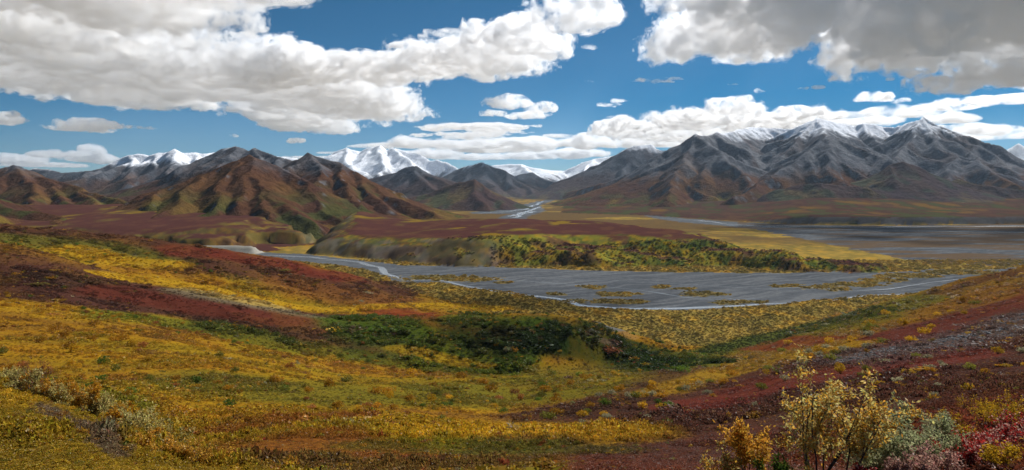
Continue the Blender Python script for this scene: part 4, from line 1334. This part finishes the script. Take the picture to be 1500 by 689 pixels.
def surface_nets(Fd, x, y, z):
    Sg = Fd > 0
    nx, ny, nz = Fd.shape
    c = np.zeros((nx - 1, ny - 1, nz - 1), np.uint8)
    for a in (0, 1):
        for b in (0, 1):
            for d in (0, 1): c += Sg[a:nx - 1 + a, b:ny - 1 + b, d:nz - 1 + d]
    mixed = (c > 0) & (c < 8)
    I, J, K = np.nonzero(mixed)
    idx = np.full(mixed.shape, -1, np.int64); idx[I, J, K] = np.arange(len(I))
    acc = np.zeros((len(I), 3)); cnt = np.zeros(len(I))
    cor = [(a, b, d) for a in (0, 1) for b in (0, 1) for d in (0, 1)]
    for p in cor:
        for ax in range(3):
            if p[ax]: continue
            q = list(p); q[ax] = 1
            f0 = Fd[I + p[0], J + p[1], K + p[2]]; f1 = Fd[I + q[0], J + q[1], K + q[2]]
            m = (f0 > 0) != (f1 > 0)
            t = np.where(m, f0 / np.where(m, f0 - f1, 1), 0)
            pos = np.array(p, float)[None].repeat(len(I), 0); pos[:, ax] += t
            acc[m] += pos[m]; cnt[m] += 1
    v = acc / cnt[:, None] + np.stack([I, J, K], 1)
    V = np.stack([x[0] + v[:, 0] * (x[1] - x[0]), y[0] + v[:, 1] * (y[1] - y[0]), z[0] + v[:, 2] * (z[1] - z[0])], 1)
    fs = []
    # edges along each axis
    m = Sg[:-1, 1:-1, 1:-1] != Sg[1:, 1:-1, 1:-1]; i, j, k = np.nonzero(m); fl = Sg[i, j + 1, k + 1]
    q = np.stack([idx[i, j, k], idx[i, j + 1, k], idx[i, j + 1, k + 1], idx[i, j, k + 1]], 1); q[~fl] = q[~fl][:, ::-1]; fs.append(q)
    m = Sg[1:-1, :-1, 1:-1] != Sg[1:-1, 1:, 1:-1]; i, j, k = np.nonzero(m); fl = Sg[i + 1, j, k + 1]
    q = np.stack([idx[i, j, k], idx[i, j, k + 1], idx[i + 1, j, k + 1], idx[i + 1, j, k]], 1); q[~fl] = q[~fl][:, ::-1]; fs.append(q)
    m = Sg[1:-1, 1:-1, :-1] != Sg[1:-1, 1:-1, 1:]; i, j, k = np.nonzero(m); fl = Sg[i + 1, j + 1, k]
    q = np.stack([idx[i, j, k], idx[i + 1, j, k], idx[i + 1, j + 1, k], idx[i, j + 1, k]], 1); q[~fl] = q[~fl][:, ::-1]; fs.append(q)
    return V, np.concatenate(fs)


HB = 3300.0     # height of the flat cloud bases above the viewer


def lay_d(py): return HB / max((HY - py) / F, .028)


def cloud(label, parts, vox, seed, amp=.72, cell=800., thick=600., style='layer', far=False, dz=0., core=.2, group=None, alt=1.):
    r_ = np.random.default_rng(seed)
    k_ = HB / 2150.; vox *= k_ * 1.45; cell *= k_; thick *= k_
    E = []
    for p in parts:
        px, py, rx, ry = p[:4]
        tk = thick
        if style == 'layer':
            d1, d2 = lay_d(py - ry), lay_d(py + ry); d = (d1 + d2) / 2; b = (d2 - d1) / 2
            E.append(((px - CX) / F * d, d, HB + dz + tk * .38, rx * d / F, max(b, tk * .7), tk))
        else:
            d = lay_d(py + ry * .55)
            a = rx * d / F; c = ry * d / F
            E.append(((px - CX) / F * d, d, (HY - py) / F * d, a * .85, max(a * .6, c), c * .85))
            for _ in range(7):                                   # smaller heads on top and round the rim
                ox = r_.uniform(-.95, .95); f_ = r_.uniform(.35, .6)
                E.append(((px - CX) / F * d + ox * a, d + r_.uniform(-.5, .5) * a, (HY - py) / F * d + c * r_.uniform(-.15, .7) * (1 - ox * ox),
                          max(a * f_ * .6, c * f_), max(a * f_ * .6, c * f_), c * f_))
    E = np.array(E) * alt
    vox *= alt; cell *= alt; dz = dz + HB * (alt - 1) if style == 'layer' else dz
    lo = (E[:, :3] - E[:, 3:] * 1.25).min(0); hi = (E[:, :3] + E[:, 3:] * 1.25).max(0)
    lo[2] = min(HB + dz - 120, lo[2]) if style == 'layer' else lo[2]
    vz = vox * .6
    n = [int((hi[0] - lo[0]) / vox) + 3, int((hi[1] - lo[1]) / vox) + 3, int((hi[2] - lo[2]) / vz) + 3]
    x = (lo[0] + np.arange(n[0]) * vox).astype(np.float32); y = (lo[1] + np.arange(n[1]) * vox).astype(np.float32); z = (lo[2] + np.arange(n[2]) * vz).astype(np.float32)
    Fd = np.full(n, -4., np.float32)
    for (ex, ey, ez, a, b, c) in E:
        i0, i1 = np.searchsorted(x, (ex - 1.9 * a, ex + 1.9 * a)); j0, j1 = np.searchsorted(y, (ey - 1.9 * b, ey + 1.9 * b))
        zz = z - ez
        qz = np.where(zz > 0, zz / c, zz / (c * .42))
        q = np.sqrt((((x[i0:i1] - ex) / a) ** 2)[:, None, None] + (((y[j0:j1] - ey) / b) ** 2)[None, :, None] + (qz ** 2)[None, None])
        sub = Fd[i0:i1, j0:j1]
        e = 1 - q
        k = .18
        h = np.clip(.5 + .5 * (e - sub) / k, 0, 1)
        Fd[i0:i1, j0:j1] = sub + (e - sub) * h + k * h * (1 - h)
    Ln = [n[0] * vox, n[1] * vox, n[2] * vz]
    N = np.zeros(n, np.float32); a_ = 1.; tot = 0.; ce = cell
    while ce > vox * 1.7 and a_ > .06:
        nn = noise3(n, [max(1, Ln[0] / ce), max(1, Ln[1] / ce), max(1, Ln[2] / ce)], r_)
        if ce < cell * .6: nn = 1 - np.abs(2 * nn - 1) * 1.35        # billows
        N += a_ * (nn - .5); tot += a_
        ce *= .5; a_ *= .62
    Fd = Fd + amp * N * 1.6
    for ax in range(3):
        sl = [slice(None)] * 3
        for e in (0, -1):
            sl[ax] = e; Fd[tuple(sl)] = -1
    V, Q = surface_nets(Fd + (.08 if core else 0.), x, y, z)
    o = mesh_obj("cloud", V, Q, MAT_CLOUD_FAR if far else (MAT_CLOUD if core else MAT_CORE))
    o["label"] = label; o["category"] = "cloud"
    if group: o["group"] = group
    if core:
        V, Q = surface_nets(Fd - core * .25, x, y, z)
        if len(Q) > 20: mesh_obj("cloud_core", V, Q, MAT_CORE_FAR if far else MAT_CORE, parent=o)
    return o


cloud("huge grey and white cloud bank over the left mountains", [
    (50,50,160,82),(160,12,130,52),(320,-8,110,18),(80,118,170,40),(250,122,110,30),(180,136,120,26),(380,128,110,32),(470,148,110,32),(545,160,48,18),(430,182,50,14),
    (-120,40,150,90),(100,-60,220,70)], 85, 1, thick=560, alt=1.5)
cloud("long white cloud streak reaching from the grey bank towards the valley head", [
    (470,112,90,16),(560,110,110,16),(640,106,110,17),(720,94,80,18),(770,70,50,13),(830,46,70,10),(890,40,34,7),(735,112,50,8)], 75, 2, thick=330, cell=700, alt=1.6)
cloud("sunlit cumulus cloud with grey middle in front of the dark cloud", [
    (1000,80,42,16),(1075,64,75,30),(1150,70,40,22),(1095,18,66,36),(1005,6,52,10),(1165,30,30,24)], 60, 3, thick=560, alt=1.35)
cloud("large dark grey cloud with bright rim above the massif", [
    (1355,20,95,46),(1450,36,120,52),(1285,50,40,22),(1400,85,110,18),(1290,78,40,12),(1510,80,70,26),(1600,20,100,70)], 60, 4, thick=1750, alt=1.35)
cloud("flat white cloud bank right of the dark cloud", [(1400,133,60,9),(1450,126,60,12),(1500,118,60,16),(1560,115,60,18),(1375,134,30,6)], 70, 5, thick=300, cell=700)
cloud("puffy white cloud row behind the massif's left shoulder", [
    (920,196,50,6),(975,190,60,9),(1040,182,60,10),(1100,184,70,8),(1160,176,44,6),(1010,204,90,6),(1080,166,40,5),(905,188,20,4),(1130,192,60,5),(1195,170,18,4)], 95, 6, thick=260, cell=800, amp=.85)
cloud("thick white cloud bank lying on the snowy range", [
    (560,216,46,8),(610,212,50,11),(660,214,60,13),(720,218,70,14),(790,216,70,16),(860,214,50,16),(905,212,50,13),(960,212,50,9),(700,204,46,8),(830,202,40,9),(500,226,36,6),(450,232,36,5),(640,228,54,9),(760,231,64,10),(840,228,54,11),(690,233,46,7)],
    330, 7, style='heap', cell=5200, far=True, core=.15)
cloud("puffy white cloud above the snowy range's thick bank", [(752,154,32,12),(790,160,20,11),(730,168,28,7),(775,171,34,7)], 70, 8, style='heap', cell=1100)
cloud("thin flat white cloud below the puffy valley head cloud", [(700,188,70,6),(645,191,30,4),(760,186,44,4),(690,197,80,4)], 100, 9, style='heap', cell=1600)
cloud("round white cloud over the massif's central dip", [(1285,145,34,9),(1305,148,26,8)], 70, 10, style='heap', cell=900)
cloud("white cloud heap behind the massif's snowy rim", [(1245,172,40,10),(1310,168,48,12),(1270,180,60,9),(1360,170,34,9),(1400,176,34,12)], 130, 11, style='heap', cell=1700, far=True)
cloud("white cloud bank beyond the massif's right slope", [(1420,190,46,10),(1470,194,60,11),(1530,192,60,12),(1440,204,60,7)], 150, 12, style='heap', cell=1900, far=True)
cloud("long white cloud above the massif's right peak", [(1400,158,44,7),(1440,150,60,8),(1380,160,30,5)], 75, 13, style='heap', cell=900)
cloud("small grey white cloud under the left bank", [(130,187,56,12),(175,187,36,8),(100,190,30,6)], 80, 14, style='heap', cell=1100)
cloud("puffy cloud standing over the left snowy range", [(136,228,30,15),(110,234,36,9),(150,236,26,8)], 240, 15, style='heap', cell=3400, far=True)
cloud("low flat cloud left of the puffy snowy range cloud", [(20,236,34,10),(75,228,40,8),(60,243,60,4)], 240, 16, style='heap', cell=3400, far=True)
cloud("small cloud over the jagged left mountain", [(5,178,28,12),(20,170,14,8)], 80, 17, style='heap', cell=1000)
cloud("thin streak cloud in the gap of the left bank", [(340,53,38,5),(370,49,26,3)], 45, 18, style='heap', cell=500, core=0)
cloud("small white cloud above the long white streak", [(650,53,40,7),(680,48,26,5)], 45, 19, style='heap', cell=500)
cloud("tiny white cloud under the tip of the long streak", [(868,71,20,4)], 35, 20, style='heap', cell=400)
cloud("small flat cloud below the sunlit cumulus", [(960,119,30,5),(945,119,20,4)], 45, 21, style='heap', cell=500)
def high_cloud(label, x, y, a, b, seed, thick=420):
    """a cloud of the same deck outside the frame, its shadow lies on the valley"""
    py = HY - HB * F / y
    px = CX + F * x / y
    y0, y1 = y - b, y + b
    cloud(label, [(px, HY - HB * F / y, a * F / y, abs(HY - HB * F / y1 - (HY - HB * F / y)))], 60, seed, thick=thick, core=.25)


high_cloud("cloud overhead right of the dark cloud, shading the gravel flat", 4850, 5500, 950, 700, 61, 190)
high_cloud("cloud overhead shading the braided river", 3250, 3940, 1000, 210, 62, 150)
for k, (cx_, cy_, ca, cb) in enumerate([(890,155,20,3.5),(905,149,12,3),(1252,84,20,7),(1355,107,9,4),(1372,113,14,4),(1303,118,8,3),(1175,130,10,3),(1196,129,10,4),(1075,124,8,4),
                                      (1110,135,10,4),(860,121,12,2.5),(343,200,8,4),(430,208,14,4)]):
    cloud("tiny white cloud scrap alone in the blue sky", [(cx_, cy_, ca, cb)], max(14, 1.05 * lay_d(cy_) / F), 40 + k, style='heap', cell=420 * lay_d(cy_) / 13000, core=0, amp=.95, group="tiny cloud scraps in the blue gaps")


# ------------------------------------------------------------------ air
def haze_box():
    m, n, l = new_mat("valley_haze")
    out = n.new("ShaderNodeOutputMaterial"); v = n.new("ShaderNodeVolumePrincipled")
    v.inputs["Color"].default_value = (.62, .80, 1, 1); v.inputs["Density"].default_value = 0.95e-5; v.inputs["Anisotropy"].default_value = .3
    l.new(v.outputs[0], out.inputs["Volume"])
    x0, x1, y0, y1, z0, z1 = -34000, 34000, -3000, 34000, -420, 2600
    V = np.array([(x, y, z) for z in (z0, z1) for y in (y0, y1) for x in (x0, x1)], float)
    Q = np.array([(0, 2, 3, 1), (4, 5, 7, 6), (0, 1, 5, 4), (2, 6, 7, 3), (0, 4, 6, 2), (1, 3, 7, 5)])
    mesh_obj("haze", V, Q, m, smooth=False, kind="stuff", label="thin blue valley haze", category="haze")


haze_box()
